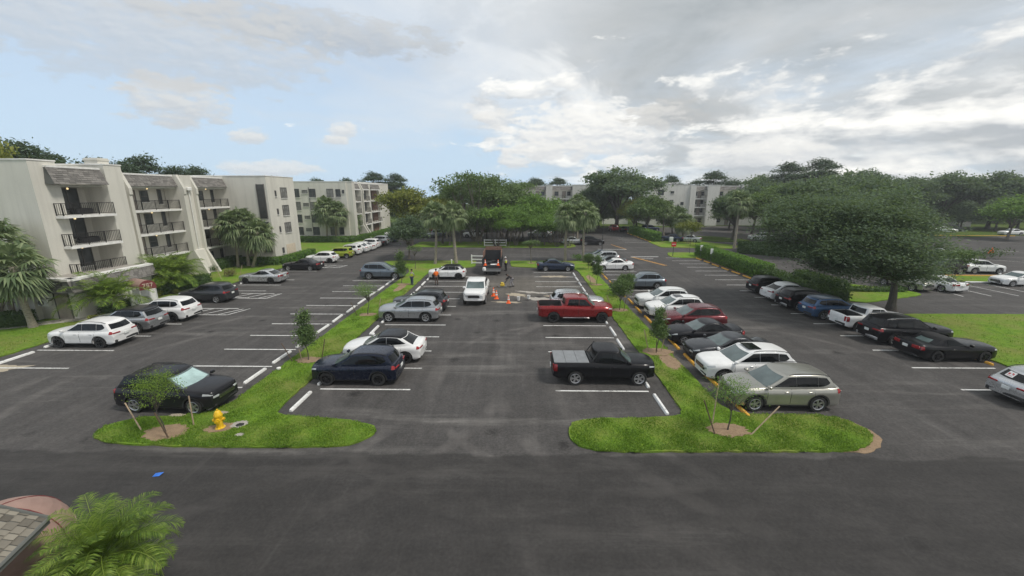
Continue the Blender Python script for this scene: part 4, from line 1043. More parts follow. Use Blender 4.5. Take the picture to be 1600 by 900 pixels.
# ------------------------------------------------------------------ trees and plants
def leaf_arrays(rng,centers,size,flat=.5,asp=.5,jit=.35):
    n=len(centers)
    nrm=rng.normal(size=(n,3)); nrm/=np.linalg.norm(nrm,axis=1,keepdims=True)
    nrm=nrm*(1-flat)+np.array([0,0,1.0])*flat; nrm/=np.linalg.norm(nrm,axis=1,keepdims=True)
    t=rng.normal(size=(n,3)); t-=nrm*np.sum(t*nrm,1,keepdims=True); t/=np.linalg.norm(t,axis=1,keepdims=True)
    b=np.cross(nrm,t)
    s=(size*(1+rng.uniform(-jit,jit,n)))[:,None]
    V=np.stack([centers-t*s*.5,centers+b*s*asp*.5,centers+t*s*.5,centers-b*s*asp*.5],1).reshape(-1,3)
    return V
def quads(n): return np.arange(4*n).reshape(-1,4)
def crown_mesh(name,seed,lobes,nclump,per,clump_r,leaf,flat=.45,squash=.6,shell=.55,asp=.5,mat='mid',mask=None):
    """lobes: list of (cx,cy,cz,rx,ry,rz)"""
    rng=np.random.default_rng(seed); C=[]
    vol=np.array([l[3]*l[4]*l[5] for l in lobes])**.75; pr=vol/vol.sum()
    cl=[]
    for _ in range(nclump):
        l=lobes[rng.choice(len(lobes),p=pr)]
        d=rng.normal(size=3); d/=np.linalg.norm(d)
        if d[2]<-.35: d[2]*=-.6
        r=shell+(1-shell)*rng.random()**.6
        p=np.array(l[:3])+d*np.array(l[3:])*r
        cl.append(p)
        k=int(per*rng.uniform(.5,1.5)); cr=clump_r*rng.uniform(.6,1.3)
        q=rng.normal(size=(k,3))*np.array([cr,cr,cr*squash])*.5
        q[:,2]-=.25*(q[:,0]**2+q[:,1]**2)/max(cr,.1)*.5
        C.append(p+q)
    C=np.concatenate(C)
    V=leaf_arrays(rng,C,leaf,flat,asp)
    return np_mesh(name,V,quads(len(C)),[LEAF[mat]]),cl
def branch_mesh(name,seed,h0,r0,cl,nb,bark,base=(0,0),bend=.4,multi=1,spread=.3,wig=.25):
    """tapered trunk(s) with limbs running to some of the leaf clumps"""
    rng=random.Random(seed); m=MB(); forks=[]
    for q in range(multi):
        a=2*PI*q/multi+rng.uniform(-.4,.4); rr=spread if multi>1 else 0
        p0=Vector((base[0]+rr*.35*math.cos(a),base[1]+rr*.35*math.sin(a),-.05)); p3=Vector((rr*1.6*math.cos(a)+rng.uniform(-.3,.3)*bend,rr*1.6*math.sin(a)+rng.uniform(-.3,.3)*bend,h0))
        pts=[];n=7
        for i in range(n+1):
            t=i/n; p=p0.lerp(p3,t); p+=Vector((math.sin(t*5+q)*wig*.25,math.cos(t*4+q*2)*wig*.25,0))*t
            pts.append(p)
        r=r0*(1 if multi==1 else .55)
        m.tube(pts,[r*(1.45 if i==0 else 1.12 if i==1 else 1-.42*i/n) for i in range(n+1)],9)
        forks.append((pts[-1],r*.58))
    sel=rng.sample(range(len(cl)),min(nb,len(cl)))
    for i in sel:
        e=Vector(cl[i]); f,r=min(forks,key=lambda k:(k[0]-e).length) if multi>1 else forks[0]
        mid=f.lerp(e,.45)+Vector((rng.uniform(-.3,.3),rng.uniform(-.3,.3),rng.uniform(.1,.6)))*max(.3,h0*.12)
        pts=[f+(mid-f)*t for t in (0,.5)]+[mid,mid.lerp(e,.5)+Vector((0,0,.1)),e]
        m.tube(pts,[r*.75,r*.6,r*.45,r*.28,r*.08],6)
    return m.mesh(name,[bark])
TREEV={}
def tree_kind(key,seed,lobes,nclump,per,clump_r,leaf,h0,r0,nb,bark,mat,**k):
    bk={q:k.pop(q) for q in ('multi','spread','bend','wig') if q in k}
    cm,cl=crown_mesh(key+'_crown',seed,lobes,nclump,per,clump_r,leaf,mat=mat,**k)
    TREEV[key]=(cm,branch_mesh(key+'_trunk',seed,h0,r0,cl,nb,bark,**bk))
def tree(key,x,y,s,label,name='tree',group=None,rz=None,mat=None,sz=None,cat='tree',z=0):
    cm,tm=TREEV[key]
    o=thing(name,label,cat,(x,y,z),random.uniform(0,6.28) if rz is None else rz,group)
    o.scale=(s,s,sz or s)
    link('trunk',tm,o); c_=link('crown',cm,o)
    if mat: setmat(c_,0,LEAF[mat])
    return o
# kinds (unit: metres)
def lobeset(seed,n,R0,H0,zc,rz,r=(.35,.6)):
    rng=random.Random(seed); L=[(0,0,zc,R0*.62,R0*.62,rz)]
    for i in range(n):
        a=2*PI*i/n+rng.uniform(-.4,.4); d=R0*rng.uniform(.45,.72); q=R0*rng.uniform(*r)
        L.append((d*math.cos(a),d*math.sin(a),zc+rng.uniform(-.35,.45)*rz,q,q,q*rz/R0*rng.uniform(.8,1.2)))
    return L
tree_kind('big_oak',11,[(-4.6,0,7.6,4.2,4.2,2.7),(-7.8,.6,6.4,2.9,3.2,2.6),(-1.8,-.3,6.6,2.7,3.0,2.5),(-5.6,-3.2,5.6,3.2,3.0,2.5),(-3.4,3.0,6.6,3.4,3.4,2.9),(-2.4,-2.9,4.9,2.2,2.3,2.2),(-7.8,-2.2,4.8,2.2,2.4,1.9),(-6.6,3,7.8,2.7,2.8,1.9),(-9.0,.8,4.9,1.7,2.0,1.5),(-.6,-.8,4.2,1.5,1.6,1.7),(-4.9,.4,4.0,2.2,2.4,1.5),(-2.4,-1.4,3.5,2.0,2.0,1.4),(.4,-.9,3.2,1.6,1.6,1.3),(-6.4,-1.6,3.9,2.0,2.0,1.4)],
  900,120,1.35,.20,2.6,.34,34,M['bark_d'],'oak',flat=.62,squash=.34,shell=.42,bend=1.2,asp=.45)
tree_kind('oak_a',21,lobeset(21,7,5.2,0,7.4,3.2),330,54,1.3,.42,3.0,.34,18,M['bark_d'],'oak',flat=.5,squash=.5)
tree_kind('oak_b',22,lobeset(25,6,4.2,0,6.6,3.4),280,54,1.2,.40,2.8,.28,16,M['bark_d'],'oak',flat=.45,squash=.6)
tree_kind('spread',23,[(0,0,8.6,3.4,3.4,1.7),(-4.6,0,8.0,2.8,2.8,1.6),(4.4,.5,7.8,3.0,3.0,1.7),(-1.5,-2.5,9.4,2.6,2.6,1.3),(2.2,2.2,9.2,2.8,2.8,1.4),(-3,3,7.2,2.4,2.4,1.5),(2.6,-3,6.8,2.4,2.4,1.6),(0,0,6.4,3.6,3.6,1.6),(5.6,-1.5,6.2,2.0,2,1.3),(-5.6,1.2,6.3,2.0,2,1.2)],
  250,44,1.2,.36,3.4,.40,60,M['bark_g'],'mid',flat=.45,squash=.45,shell=.3,multi=4,spread=1.1)
tree_kind('round',24,lobeset(28,6,3.2,0,4.6,2.4),230,50,.95,.33,1.9,.17,12,M['bark_g'],'mid',flat=.35,squash=.7)
tree_kind('airy',26,lobeset(33,7,3.0,0,4.2,2.0,(.3,.5)),120,34,.9,.30,1.6,.13,20,M['bark_g'],'bright',flat=.35,squash=.55,multi=3,spread=.5,shell=.35)
tree_kind('crape',27,[(0,0,4.0,1.7,1.7,.9),(.9,.4,3.5,1.0,1.0,.8),(-1,-.3,3.6,1,1,.8)],60,40,.7,.24,1.5,.12,18,M['bark_d'],'bright',flat=.4,multi=5,spread=.55)
tree_kind('pine',29,[(0,0,13.0,2.8,2.8,1.5),(-2.6,.5,11.4,2.6,2.6,1.3),(2.9,-.4,11.8,2.6,2.6,1.3),(.8,2.2,10.2,2.8,2.8,1.4),(-.9,-2.2,9.2,3.0,3.0,1.4),(3.4,1.4,9.7,2.2,2.2,1.1),(-3.6,-1,9.4,2.2,2.2,1.1),(0.4,.4,14.4,1.5,1.5,.9),(0,0,8,3.2,3.2,1.8)],260,54,1.25,.40,8.0,.28,22,M['bark_d'],'pine',flat=.55,squash=.40,shell=.3)
tree_kind('bushy',28,[(0,0,5.4,3.6,3.6,3.4),(-2.4,.6,4.0,2.6,2.6,2.6),(2.5,-.5,4.4,2.7,2.7,2.8),(.5,2.4,3.6,2.6,2.6,2.4),(-.6,-2.4,3.4,2.6,2.6,2.4),(1.2,.6,7.6,2.2,2.2,1.8)],300,54,1.25,.42,2.4,.28,12,M['bark_d'],'oak',flat=.5,squash=.5,shell=.5)
tree_kind('sap_wide',31,[(0,0,1.95,1.05,1.0,.50),(-.55,.2,1.75,.65,.6,.42),(.55,-.1,1.72,.62,.6,.42),(0,-.5,1.6,.6,.5,.4),(.1,.5,2.05,.6,.5,.35)],88,46,.42,.062,1.0,.032,24,M['bark_d'],'wispy',flat=.5,squash=.5,shell=.25,asp=.42)
tree_kind('sap_thin',32,[(0,0,1.75,.95,.85,.45),(-.4,.2,1.5,.6,.6,.35),(.5,0,1.55,.55,.5,.35)],80,24,.36,.065,.95,.030,24,M['bark_d'],'bright',flat=.5,squash=.5,shell=.2,asp=.4)
tree_kind('sap_cone',34,[(0,0,1.5,.36,.36,.75),(0,0,2.2,.24,.24,.6),(0,0,1.1,.36,.36,.35)],95,40,.26,.11,.9,.030,10,M['bark_d'],'mid',flat=.2,squash=.9,shell=.3)
tree_kind('sap_bush',35,[(0,0,1.7,.75,.75,.62),(.3,.2,1.3,.55,.55,.45),(-.3,-.2,2.0,.45,.45,.4)],105,40,.32,.12,.7,.030,12,M['bark_d'],'mid',flat=.25,squash=.8,shell=.3)
tree_kind('sap_bare',36,[(0,0,1.9,.8,.8,.5)],22,16,.3,.12,1.3,.028,18,M['bark_d'],'mid',flat=.4,shell=.4)
tree_kind('umbrella',37,[(0,0,3.3,1.1,1.1,.22),(.6,.1,3.2,.6,.6,.2),(-.6,-.1,3.25,.6,.6,.2)],34,34,.5,.22,2.3,.06,14,M['bark_g'],'mid',flat=.7,squash=.3)
# ---- fan palms
def blade(V,Fq,p0,p1,p2,wd,up):
    d=(p2-p0); s=d.cross(up); s=s.normalized()*wd if s.length>1e-6 else Vector((wd,0,0))
    b=len(V); V+= [p0-s*.25,p0+s*.25,p1-s,p1+s,p2-s*.08,p2+s*.08]
    Fq+= [(b,b+1,b+3,b+2),(b+2,b+3,b+5,b+4)]
def fan_palm_mesh(name,seed,nf=54,pet=1.05,fan=1.1,nl=15,low=-1.12,dead=7):
    rng=random.Random(seed); V=[];Fq=[];mi=[]; pm=MB()
    for i in range(nf+dead):
        isd=i>=nf
        az=i*2.39996+rng.uniform(-.2,.2); el=(1.35-(1.35-low)*(i/nf)**.8) if not isd else rng.uniform(-1.25,-.95)
        el+=rng.uniform(-.12,.12)
        d=Vector((math.cos(az)*math.cos(el),math.sin(az)*math.cos(el),math.sin(el)))
        L=pet*rng.uniform(.85,1.15)*(.8 if isd else 1)
        hub=d*L+Vector((0,0,-.18*L*max(0,math.cos(el))))
        pm.tube([(0,0,0),tuple(d*L*.55+Vector((0,0,.03))),tuple(hub)],[.022,.016,.010],4,0,False)
        side=d.cross(Vector((0,0,1)));side=side.normalized() if side.length>.05 else Vector((1,0,0)); up=side.cross(d).normalized()
        fr=fan*rng.uniform(.85,1.12)*(.75 if isd else 1)
        for k in range(nl):
            a=-1.75+3.5*k/(nl-1)+rng.uniform(-.05,.05)
            dd=(d*math.cos(a)+side*math.sin(a)).normalized()
            l=fr*(1-.22*abs(a)/1.75)*rng.uniform(.9,1.08)
            p1=hub+dd*l*.55+up*.05*math.cos(a*2); p2=hub+dd*l-Vector((0,0,l*rng.uniform(.25,.6)))
            n0=len(Fq); blade(V,Fq,hub,p1,p2,.072*fr,up); mi+=[1 if isd else 0]*(len(Fq)-n0)
    b=len(V); V+= [Vector(p) for p in pm.v]; Fq+=[tuple(i+b for i in f) for f in pm.f if len(f)==4]; mi+=[0]*(len(Fq)-len(mi))
    return np_mesh(name,[tuple(p) for p in V],Fq,[LEAF['palm'],LEAF['dry']],mi)
def palm_trunk(name,seed,h,r,curve=.3):
    m=MB(); n=22; pts=[];rad=[]
    for i in range(n+1):
        t=i/n; pts.append((curve*math.sin(t*2.2),curve*.5*(1-math.cos(t*1.8)),h*t-.05*(i==0)))
        rad.append(r*(1.35-.35*min(1,t*6))*(1+(.05 if i%2 else -.03))*(1+.25*max(0,t-.9)*10*.6))
    m.tube(pts,rad,10)
    return m.mesh(name,[M['bark_p']]),pts[-1]
FP=[fan_palm_mesh('fan_crown_%d'%k,40+k) for k in range(3)]
def fan_palm(x,y,h,s,label,group=None,v=0,curve=.25,rz=None,r=.17,name='fan_palm'):
    o=thing(name,label,'palm tree',(x,y,0),random.uniform(0,6.28) if rz is None else rz,group)
    me,top=palm_trunk('palm_trunk',v,h,r,curve); link('trunk',me,o)
    c_=link('crown',FP[v%3],o,(top[0],top[1],top[2]-.05)); c_.scale=(s,)*3
    return o
# ---- feather palms
def feather_mesh(name,seed,nf,L,nl,leafl,lw,el0=1.3,el1=-.1,droop=.75,mat='feather'):
    rng=random.Random(seed); V=[];Fq=[];pm=MB()
    for i in range(nf):
        az=i*2.39996+rng.uniform(-.25,.25); el=el0-(el0-el1)*(i/max(1,nf-1))**.9+rng.uniform(-.1,.1)
        l=L*rng.uniform(.82,1.12); pts=[];p=Vector((0,0,0)); n=12; e=el
        for k in range(n+1):
            pts.append(p.copy()); d=Vector((math.cos(az)*math.cos(e),math.sin(az)*math.cos(e),math.sin(e))); p=p+d*l/n; e-=droop*(k/n)*2.4/n*1.6
        pm.tube(pts,[.016-.011*k/n for k in range(n+1)],4,0,False)
        side0=Vector((-math.sin(az),math.cos(az),0))
        for k in range(nl):
            t=.16+.84*k/(nl-1); q=t*n; j=min(n-1,int(q)); pp=pts[j].lerp(pts[j+1],q-j); d=(pts[j+1]-pts[j]).normalized(); up=side0.cross(d).normalized()
            if up.z<0: up=-up
            ll=leafl*(math.sin(PI*min(1,t*.92+.08))**.6)*rng.uniform(.85,1.1)+.05
            for sg in (1,-1):
                dd=(side0*sg*.80+d*.55+up*rng.uniform(.12,.42)).normalized()
                p1=pp+dd*ll*.5; p2=pp+dd*ll-Vector((0,0,ll*rng.uniform(.2,.45)))
                blade(V,Fq,pp,p1,p2,lw,up)
    b=len(V); V+=[Vector(p) for p in pm.v]; Fq+=[tuple(i+b for i in f) for f in pm.f if len(f)==4]
    return np_mesh(name,[tuple(p) for p in V],Fq,[LEAF[mat]])
FE_near=feather_mesh('robellini_crown',61,60,1.7,58,.38,.0085,1.48,-.45,1.0)
FE_mid=feather_mesh('areca_crown',62,22,2.6,26,.62,.030,1.35,.0,.9)
def feather_palm(x,y,z,me,s,label,stems=1,name='feather_palm',th=1.5,r=.07,group=None,seed=1):
    o=thing(name,label,'palm tree',(x,y,0),0,group); rng=random.Random(seed)
    for k in range(stems):
        a=2*PI*k/stems+.5; d=.22 if stems>1 else 0
        m=MB(); e=(d*2.4*math.cos(a),d*2.4*math.sin(a),th*rng.uniform(.8,1.1)); m.tube([(d*math.cos(a),d*math.sin(a),-.05),(d*1.5*math.cos(a),d*1.5*math.sin(a),e[2]*.5),e],[r*1.2,r,r*.9],8)
        m.build('trunk',M['bark_p'],o)
        c_=link('crown',me,o,e,rng.uniform(0,6)); c_.scale=(s*rng.uniform(.85,1.1),)*3
    return o
# ---- hedges and shrubs
def hedge(pts,wd,h,label,mat='hedge',seed=1,leaf=.16,dens=90,name='hedge',group=None,ragged_=.10,skirt=None):
    """clipped hedge along a polyline"""
    rng=np.random.default_rng(seed); core=MB(); C=[];Nn=[]
    for (a,b) in zip(pts,pts[1:]):
        a=np.array(a,float);b=np.array(b,float); d=b-a; L=np.linalg.norm(d); d/=L; n=np.array([-d[1],d[0]])
        hw_=wd/2; i=.13
        q=[a+n*(hw_-i)+d*i,a-n*(hw_-i)+d*i,b-n*(hw_-i)-d*i,b+n*(hw_-i)-d*i]
        core.prism([tuple(p) for p in q],0,h-i,1)
        def face(n_,fn):
            u=rng.random((n_,2)); return np.array([fn(*p) for p in u])
        k=int(L*wd*dens); C.append(face(k,lambda s,t:np.r_[a+d*L*s+n*wd*(t-.5),h+rng.normal(0,ragged_*.5)]))
        for sg in (1,-1):
            k=int(L*h*dens); C.append(face(k,lambda s,t:np.r_[a+d*L*s+n*sg*(hw_+rng.normal(0,ragged_*.6)),h*t]))
        for e,sg in ((a,-1),(b,1)):
            k=int(wd*h*dens); C.append(face(k,lambda s,t:np.r_[e+d*sg*rng.normal(0,ragged_*.6)+n*wd*(s-.5),h*t]))
    C=np.concatenate(C); V=leaf_arrays(rng,C,leaf,.25,.6)
    base=len(core.v)
    Vall=np.concatenate([np.array(core.v),V]); 
    F4=[f for f in core.f]; me=bpy.data.meshes.new(name)
    qf=(quads(len(C))+base)
    # core faces are quads too (prism of 4 points)
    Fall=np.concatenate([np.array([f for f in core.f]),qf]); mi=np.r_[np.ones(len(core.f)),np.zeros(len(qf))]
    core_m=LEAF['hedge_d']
    o=link(name,np_mesh(name,Vall,Fall,[LEAF[mat],core_m],mi)); tag(o,label,'hedge',group); return o
def shrub(x,y,r,h,label,mat='hedge',seed=1,leaf=.14,n=650,name='shrub',cat='shrub',group=None):
    rng=np.random.default_rng(seed); C=[]
    for _ in range(9):
        c_=np.array([rng.normal(0,r*.4),rng.normal(0,r*.4),h*rng.uniform(.35,.8)]); q=rng.normal(size=(n//9,3)); q/=np.linalg.norm(q,axis=1,keepdims=True)
        C.append(c_+q*np.array([r*.6,r*.6,h*.42])*rng.uniform(.5,1,(n//9,1)))
    C=np.concatenate(C); C[:,2]=np.maximum(C[:,2],.04)
    V=leaf_arrays(rng,C,leaf,.3,.55)
    o=link(name,np_mesh(name,V,quads(len(C)),[LEAF[mat]]),None,(x,y,0)); tag(o,label,cat,group); return o
# ---- saplings on the islands, with their leaning stakes
def stake(a,b,label,dark=False,r=.028):
    m=MB(); m.tube([(0,0,-.05),tuple(Vector(b)-Vector(a))],[r,r*.95],6)
    o=m.build('tree_stake',M['stake_d' if dark else 'stake'],None,a); tag(o,label,'stake','wooden stakes around the island saplings'); return o
GS='young trees planted on the islands'
tree('sap_wide',-14.5,14.42,.82,'leafy sapling in front of the black SUV at the left island tip','sapling',GS,.3,None,1.12)
stake((-15.55,14.5,.05),(-16.65,15.1,1.0),'pale stake leaning out left of the leafy sapling at the left island tip')
stake((-14.05,14.05,.05),(-14.3,13.95,1.25),'dark stake just right of the leafy sapling stem, left island tip',True)
stake((-13.75,14.95,.05),(-13.85,15.1,1.35),'upright stake behind the leafy sapling next to the black SUV',False)
tree('sap_cone',-12.33,21.75,1.12,'narrow dark cypress-like sapling at the second mulch ring of the left island','sapling',GS,1)
stake((-13.15,21.55,.05),(-13.9,21.9,1.05),'dark stake left of the narrow cypress-like sapling',True); stake((-11.55,21.7,.05),(-11.3,21.9,1.35),'thin stake right of the narrow cypress-like sapling',True); stake((-12.5,21.4,.05),(-12.55,21.3,.9),'pale stake at the foot of the narrow cypress-like sapling')
tree('sap_thin',-12.12,30.75,1.25,'thin airy sapling at the third mulch ring of the left island','sapling',GS,2.2)
stake((-12.9,30.5,.05),(-13.4,30.7,1.1),'stake left of the thin airy sapling',True); stake((-11.2,30.4,.05),(-10.9,30.5,1.5),'pale stake right of the thin airy sapling')
tree('sap_cone',-12.65,42.2,1.28,'slim dark evergreen sapling beside the grey long SUV','sapling',GS,.4)
tree('sap_bare',-13.3,50.6,1.35,'nearly bare sapling at the far end of the left island','sapling',GS,.4)
tree('sap_thin',8.75,14.95,1.08,'sparse sapling in front of the warm silver SUV at the right island tip','sapling',GS,.6)
stake((8.1,14.65,.05),(7.6,14.9,1.45),'dark stake left of the sparse sapling at the right island tip',True)
stake((8.35,15.45,.05),(8.75,16.1,1.75),'pale upright stake behind the sparse sapling at the right island tip')
stake((9.45,14.6,.05),(10.75,15.0,1.15),'pale stake leaning out right of the sparse sapling at the right island tip')
tree('sap_cone',8.65,23.35,1.05,'dense narrow sapling beside the black pickup on the right island','sapling',GS,2)
stake((8.1,23.2,.05),(7.75,23.4,1.5),'thin pale stake left of the dense narrow sapling',False); stake((8.5,23.1,.05),(8.45,23.05,1.0),'dark stake at the stem of the dense narrow sapling',True); stake((8.85,23.3,.05),(9.0,23.3,1.1),'reddish stake right of the dense narrow sapling')
tree('sap_bush',8.55,32.35,1.15,'bushy pale sapling in the middle of the right island','sapling',GS,1.3)
stake((7.9,32.2,.05),(7.45,32.6,1.3),'pale stake left of the bushy pale sapling',False); stake((8.8,32.1,.05),(8.9,32.0,1.1),'dark stake at the foot of the bushy pale sapling',True)
tree('sap_cone',8.43,41.8,1.18,'small dark sapling beside the blue grey estate car','sapling',GS,3)
stake((7.8,41.6,.05),(7.5,41.8,1.3),'pale stake left of the small dark sapling',False)
tree('sap_bush',10.2,37.0,.95,'rounded bush-like sapling right against the blue grey estate car','sapling',GS,2.0)
tree('sap_bush',9.0,50.5,.9,'bushy sapling at the nose of the white sedan with bright wheels','sapling',GS,1.0)
# ---- palms
GP='fan palms around the cross road'
fan_palm(-11.45,54.3,6.9,1.05,'fan palm left of its neighbour at the head of the left island',GP,0,.35,.5)
fan_palm(-8.6,54.8,6.9,1.1,'fan palm with a thick trunk behind the small white SUV',GP,1,.25,2.6,.2)
fan_palm(6.75,56.9,6.7,1.1,'fan palm behind the dark blue sedan, nearer the lane',GP,2,-.3,1.2)
fan_palm(9.35,57.0,6.9,1.1,'fan palm at the nose of the four cars, on the right island head',GP,0,.3,4.0)
fan_palm(-37.0,51.5,5.6,1.25,'straight fan palm before the shaded bay of the left apartment block',GP,1,.15,.3)
fan_palm(-36.2,52.4,5.9,1.2,'fan palm close behind the straight one before the shaded bay',GP,0,.1,1.3)
fan_palm(-35.0,51.4,4.6,1.2,'curved fan palm leaning before the louvred wall',GP,2,1.1,-.4)
fan_palm(-38.0,79.0,6.6,1.5,'tall fan palm before the second apartment block, on the left of three',GP,0,-.6,2.2)
fan_palm(-36.0,78.8,6.0,1.4,'fan palm before the second apartment block, middle of three',GP,1,-.3,2.0)
fan_palm(-34.6,82.6,4.4,1.4,'short fan palm before the second apartment block, on the right of three',GP,2,.1,1.1)
fan_palm(38.2,71.1,8.2,1.2,'single fan palm with a pale straight trunk beyond the right hedge',GP,1,.2,.8,.2)
fan_palm(35.2,86.5,3.6,1.3,'low fan palm in the bed before the far right apartment block',GP,2,.1,.8)
fan_palm(-35.5,27.3,4.6,1.1,'fan palm with a pale trunk by the air conditioner wall',GP,0,-.15,.9,.2)
fan_palm(-38.3,28.4,6.2,1.15,'fan palm cut by the left picture edge above the light green tree',GP,1,.2,1.7)
tree('round',-37.9,27.6,.62,'light green small tree cut by the left picture edge','small_tree',None,.3,'bright')
fan_palm(12.6,86,7.6,1.2,'far fan palm seen just above the right pair of palms',GP,0,.3,1.0)
fan_palm(-15.2,85.5,7.4,1.2,'far fan palm between the olive tree and the spreading fig',GP,1,.3,2.0)
fan_palm(33.5,93,6.2,1.25,'far fan palm left of the far right block end wall',GP,2,.3,3.0)
GA='feather palms at the left entrance'
feather_palm(-33.3,30.7,0,FE_mid,1.15,'feather palm before the shingled porch at the left entrance',2,group=GA,th=1.6,seed=4)
feather_palm(-34.7,38.0,0,FE_mid,1.1,'clump of feather palms right of the maroon canopy',3,group=GA,th=1.5,seed=5)
feather_palm(-35.6,40.2,0,FE_mid,1.05,'feather palm clump against the hedge beside the flared buttress',2,group=GA,th=1.5,seed=6)
feather_palm(-9.25,7.15,0,FE_near,.95,'feathery dwarf palm in the bottom left corner below the shingled roof edge',1,'dwarf_palm',2.0,.08,seed=3)
# ---- middle distance trees round the cross road
tree('round',-16.3,58.9,.92,'dark round tree with a straight trunk by the left palms','round_tree',None,1,'oak')
tree('oak_b',-19.8,74,1.12,'yellow-green spreading tree in front of the second apartment block','broad_tree',None,.5,'yellow',1.06)
tree('oak_b',-14.6,77,.78,'olive green tree between the yellow-green tree and the spreading fig','broad_tree',None,2.5,'yellow',.85)
tree('spread',-8.4,81,1.26,'tall spreading fig with bare grey limbs in the centre background','fig_tree',None,.2)
tree('spread',-3.0,87,1.12,'second airy spreading fig just right of the tall one','fig_tree',None,2.2)
tree('round',2.4,80,1.35,'bright green tree before the central far apartment block','broad_tree',None,.7,'bright')
tree('round',7.2,84,1.2,'bright green tree behind the right pair of palms','broad_tree',None,2.7,'bright',1.2)
tree('airy',-.4,74.5,1.15,'light airy tree with thin stems beyond the cross road','ornamental_tree',None,.4)
tree('airy',3.6,73.6,.98,'light airy tree leaning by the far silver SUV','ornamental_tree',None,2.4)
tree('airy',9.3,73.2,.95,'light airy tree between the right palms beyond the road','ornamental_tree',None,1.4)
tree('airy',-7.2,75.6,1.2,'airy tree with many grey stems left of the far white fence','ornamental_tree',None,1.0,'mid')
tree('crape',-3.9,72.6,1.5,'multi-trunk ornamental tree with dark stems before the far white fence','ornamental_tree',None,.4)
tree('umbrella',1.8,54.9,.92,'flat-topped little tree on the grass right of the truck','small_tree',None,.4)
tree('crape',7.0,72.4,1.1,'low bright shrub-like tree beyond the cross road behind the palms','ornamental_tree',None,1.4)
tree('oak_a',25.2,104,1.8,'large dark domed tree standing before the gap between far blocks','domed_tree',None,.6,'oak',1.46)
tree('oak_a',21.8,110,1.0,'dark tree at the left shoulder of the large domed tree','domed_tree',None,2.6,'oak',1.15)
tree('round',29.2,92,1.45,'olive round tree below the large dark domed tree','round_tree',None,.3,'mid',1.3)
tree('round',26.9,95,1.1,'smaller olive tree left of the olive round tree','round_tree',None,1.3,'yellow',1.2)
# ---- the right hand trees
tree('big_oak',31.2,32.6,1.0,'big dark spreading tree over the end of the right hedge','big_tree',None,0.0,None,1.0)
GB='tree belt beyond the right hedge'
for i,(k,x,y,s,sz,rz,mt,lab) in enumerate((
 ('oak_a',44,62,1.0,1.1,.4,None,'dark tree behind the left half of the big spreading tree'),
 ('oak_b',51,60,1.15,1.15,1.4,None,'dark tree behind the middle of the big spreading tree'),
 ('oak_a',47,76,1.0,1.02,2.4,'mid','grey-green tree right of the single pale-trunked palm'),
 ('oak_b',44.5,84,1.0,1.0,.9,None,'tree with a forked trunk behind the single pale-trunked palm'),
 ('oak_b',53,92,1.3,1.25,1.9,None,'tall tree above the end of the far right apartment block'),
 ('oak_a',60,80,1.25,1.2,2.9,None,'dark tree rising over the crown of the big spreading tree'),
 ('oak_a',70,88,1.3,1.3,.2,None,'dark tree at the right shoulder of the big spreading tree'),
 ('oak_b',82,98,1.6,1.35,1.2,None,'tall dark tree over the far white minivan'),
 ('oak_a',92,112,1.5,1.45,2.2,None,'wide dark tree right of the far minivan tree'),
 ('oak_b',104,112,1.7,1.35,.7,None,'dark tree in the far right background, taller than its neighbours'),
 ('oak_a',117,114,1.6,1.4,1.7,None,'dark tree above the far white sedan at the right edge'),
 ('oak_b',128,112,1.7,1.5,2.7,None,'last dark tree at the right picture edge'),
 ('round',103,86,1.5,1.3,.5,'bright','light green tree at the right picture edge'),
 ('oak_b',75,112,1.5,1.3,.1,None,'dark tree filling the gap behind the right lot entrance'),
 ('oak_a',56,70,1.0,1.0,3.2,'mid','grey-green tree close behind the big spreading tree'))):
    tree(k,x,y,s,lab,'broad_tree',GB,rz,mt,sz)
tree('airy',49.4,45.4,.62,'slim young tree on the small island in the right lot','small_tree',None,.5,'mid')
tree('airy',32.6,77.2,.75,'small thin reddish tree beside the far silver sedan','small_tree',None,.9,'yellow')
shrub(70.5,60.6,1.3,1.6,'dark clipped shrub at the junction in the right lot','hedge_d',3,.22,500)
shrub(41.8,27.2,.9,1.3,'dark rounded shrub at the right picture edge on the lawn','hedge_d',4,.14,900)
